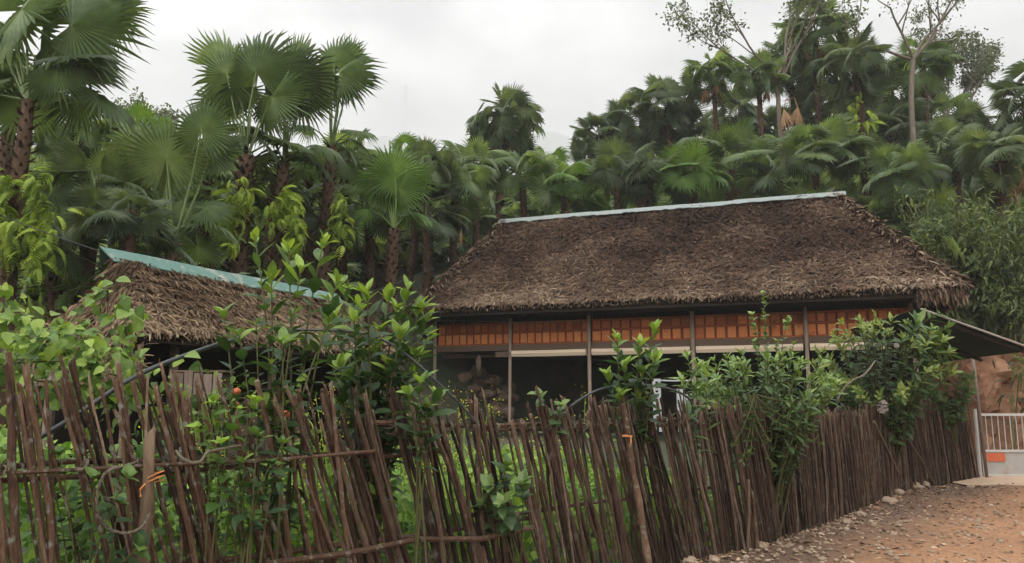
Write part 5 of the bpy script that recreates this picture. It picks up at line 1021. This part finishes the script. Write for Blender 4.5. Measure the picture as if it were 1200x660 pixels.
# ------------------------------------------------------------------ stones, gravel, litter
g = np.random.default_rng(161); dG = lambda py: EYE * (cos(PITCH) - (CY - py) / F * sin(PITCH)) / -(sin(PITCH) + (CY - py) / F * cos(PITCH))
STN = ((812, 652, .09, 'rounded brown stone at the foot of the fence, leftmost of its heap'), (828, 648, .10, 'tall pale stone leaning at the foot of the fence'), (838, 656, .06, 'small tan stone in front of the fence heap'), (806, 658, .10, 'big buff stone at the lower picture edge by the fence'), (892, 641, .10, 'flat dark stone half buried under the dense fence'), (1073, 580, .17, 'flat pale stone below the leaning stick'), (1082, 577, .14, 'upturned pale slab stone beside the flat stone'), (1052, 587, .14, 'mossy flat stone left of the leaning stick'), (1042, 594, .14, 'grey stone at the foot of the dense fence'), (992, 613, .09, 'buff stone standing out of the leaf litter'), (1008, 605, .09, 'whitish small stone close to the dense fence'))
for (px_, py_, s_, lab) in STN:
    dd = dG(py_ + 2); q = at(px_, py_, dd); q[2] = min(float(terrain(q[0], q[1])), .13) + s_ * .25; a = Acc(); rock(a, q, s_, g, tone=g.uniform(.4, .9), flat=.55); tag(a.build('stone', M['stone'], origin=q, smooth=False), lab, 'stone', 'stones along the fence foot')
ac = Acc(); N = 4200; s_ = 6 + g.random(N) * (FLEN - 5.2); off = -(.05 + g.random(N) ** 2.6 * 3.6); p = np.where((s_ > FLEN)[:, None], FENCE[-1] + (s_ - FLEN)[:, None] * np.array([.85, .2]), fpos(np.minimum(s_, FLEN))); d = np.array([.72, .69]); X = p[:, 0] - d[1] * off; Y = p[:, 1] + d[0] * off
okm = np.stack([X, Y], -1); Zt = np.minimum(terrain(X, Y), .13) + .012 + (fbm(np.stack([X, Y, X * 0], -1), 1.1, 4) - .45) * .07
ok = (terrain(X, Y) < .35); X, Y, Zt = X[ok], Y[ok], Zt[ok]; n = len(X)
scatter(ac, BLOB, g, np.stack([X, Y, Zt + .012], -1), np.column_stack([g.normal(0, 1, (n, 2)), g.normal(0, .12, n)]), np.tile([0, 0, 1.], (n, 1)), g.uniform(.025, .085, n) * np.where(g.random(n) < .12, 1.7, 1), np.clip(.58 + g.normal(0, .26, n), 0, 1), .25)
tag(ac.build('leaf_litter', M['litter']), 'dry leaves and bamboo chips littering the road edge', kind='stuff')
ac = Acc()
for i in range(1100):
    k = g.integers(0, n); rock(ac, (X[k] + g.normal(0, .4), Y[k] + g.normal(0, .4), .02), g.uniform(.012, .045), g, tone=g.uniform(.2, .9), flat=.6)
tag(ac.build('gravel', M['stone']), 'small stone chips scattered on the dirt road', kind='stuff')
# small things in front of the hut
q = at(232, 452, 8.4); a = Acc(); bxx = thing('wooden_crate', 'weathered plank crate standing before the hut opening', 'crate', (q[0], q[1], .2))
for k in range(5): a.box(q + [-.2 + k * .1, 0, .02 * (k % 2) - .03 * (k == 3)], (.088, .02, .26), None, .15 + .17 * k)
a.build('side_panel', M['wood_old'], bxx); a = Acc(); a.box(q + [0, .15, .15], (.54, .30, .02), None, .4); a.build('lid', M['beam'], bxx); a = Acc(); a.box(q + [0, .30, 0], (.5, .02, .26), None, .3); a.build('side_panel', M['wood_old'], bxx)
a = Acc(); h_ = q[2] - .13 - .2
for dx in (-.22, .22):
    for dy in (.02, .28): a.box(q + [dx, dy, -.13 - h_ / 2], (.05, .05, h_), None, .3)
a.build('leg', M['dark_wood'], bxx)
for (px_, py_, s_, lab) in ((277, 459, .035, 'broken red brick lying higher behind the stakes'), (276, 474, .035, 'broken red brick lying lower behind the stakes'), (333, 486, .05, 'orange clay lump behind the stakes by the shrub')):
    q = at(px_, py_, 6.1); a = Acc(); rock(a, q, s_, g, flat=.8); tag(a.build('brick_piece', M['red_sign'], origin=q), lab, 'brick')

# ------------------------------------------------------------------ haze
hz_m = bpy.data.materials.new('mist'); hz_m.use_nodes = True; N_, L_ = hz_m.node_tree.nodes, hz_m.node_tree.links
N_.remove(N_['Principled BSDF']); pv = N_.new('ShaderNodeVolumePrincipled'); pv.inputs['Color'].default_value = (.77, .775, .78, 1); pv.inputs['Density'].default_value = .0009; pv.inputs['Anisotropy'].default_value = 0.1
L_.new(pv.outputs[0], N_['Material Output'].inputs['Volume'])
a = Acc(); a.box((0, 850, 375), (6400, 3300, 776)); tag(a.build('haze', hz_m), 'pale mist hanging over the whole hillside', kind='stuff')
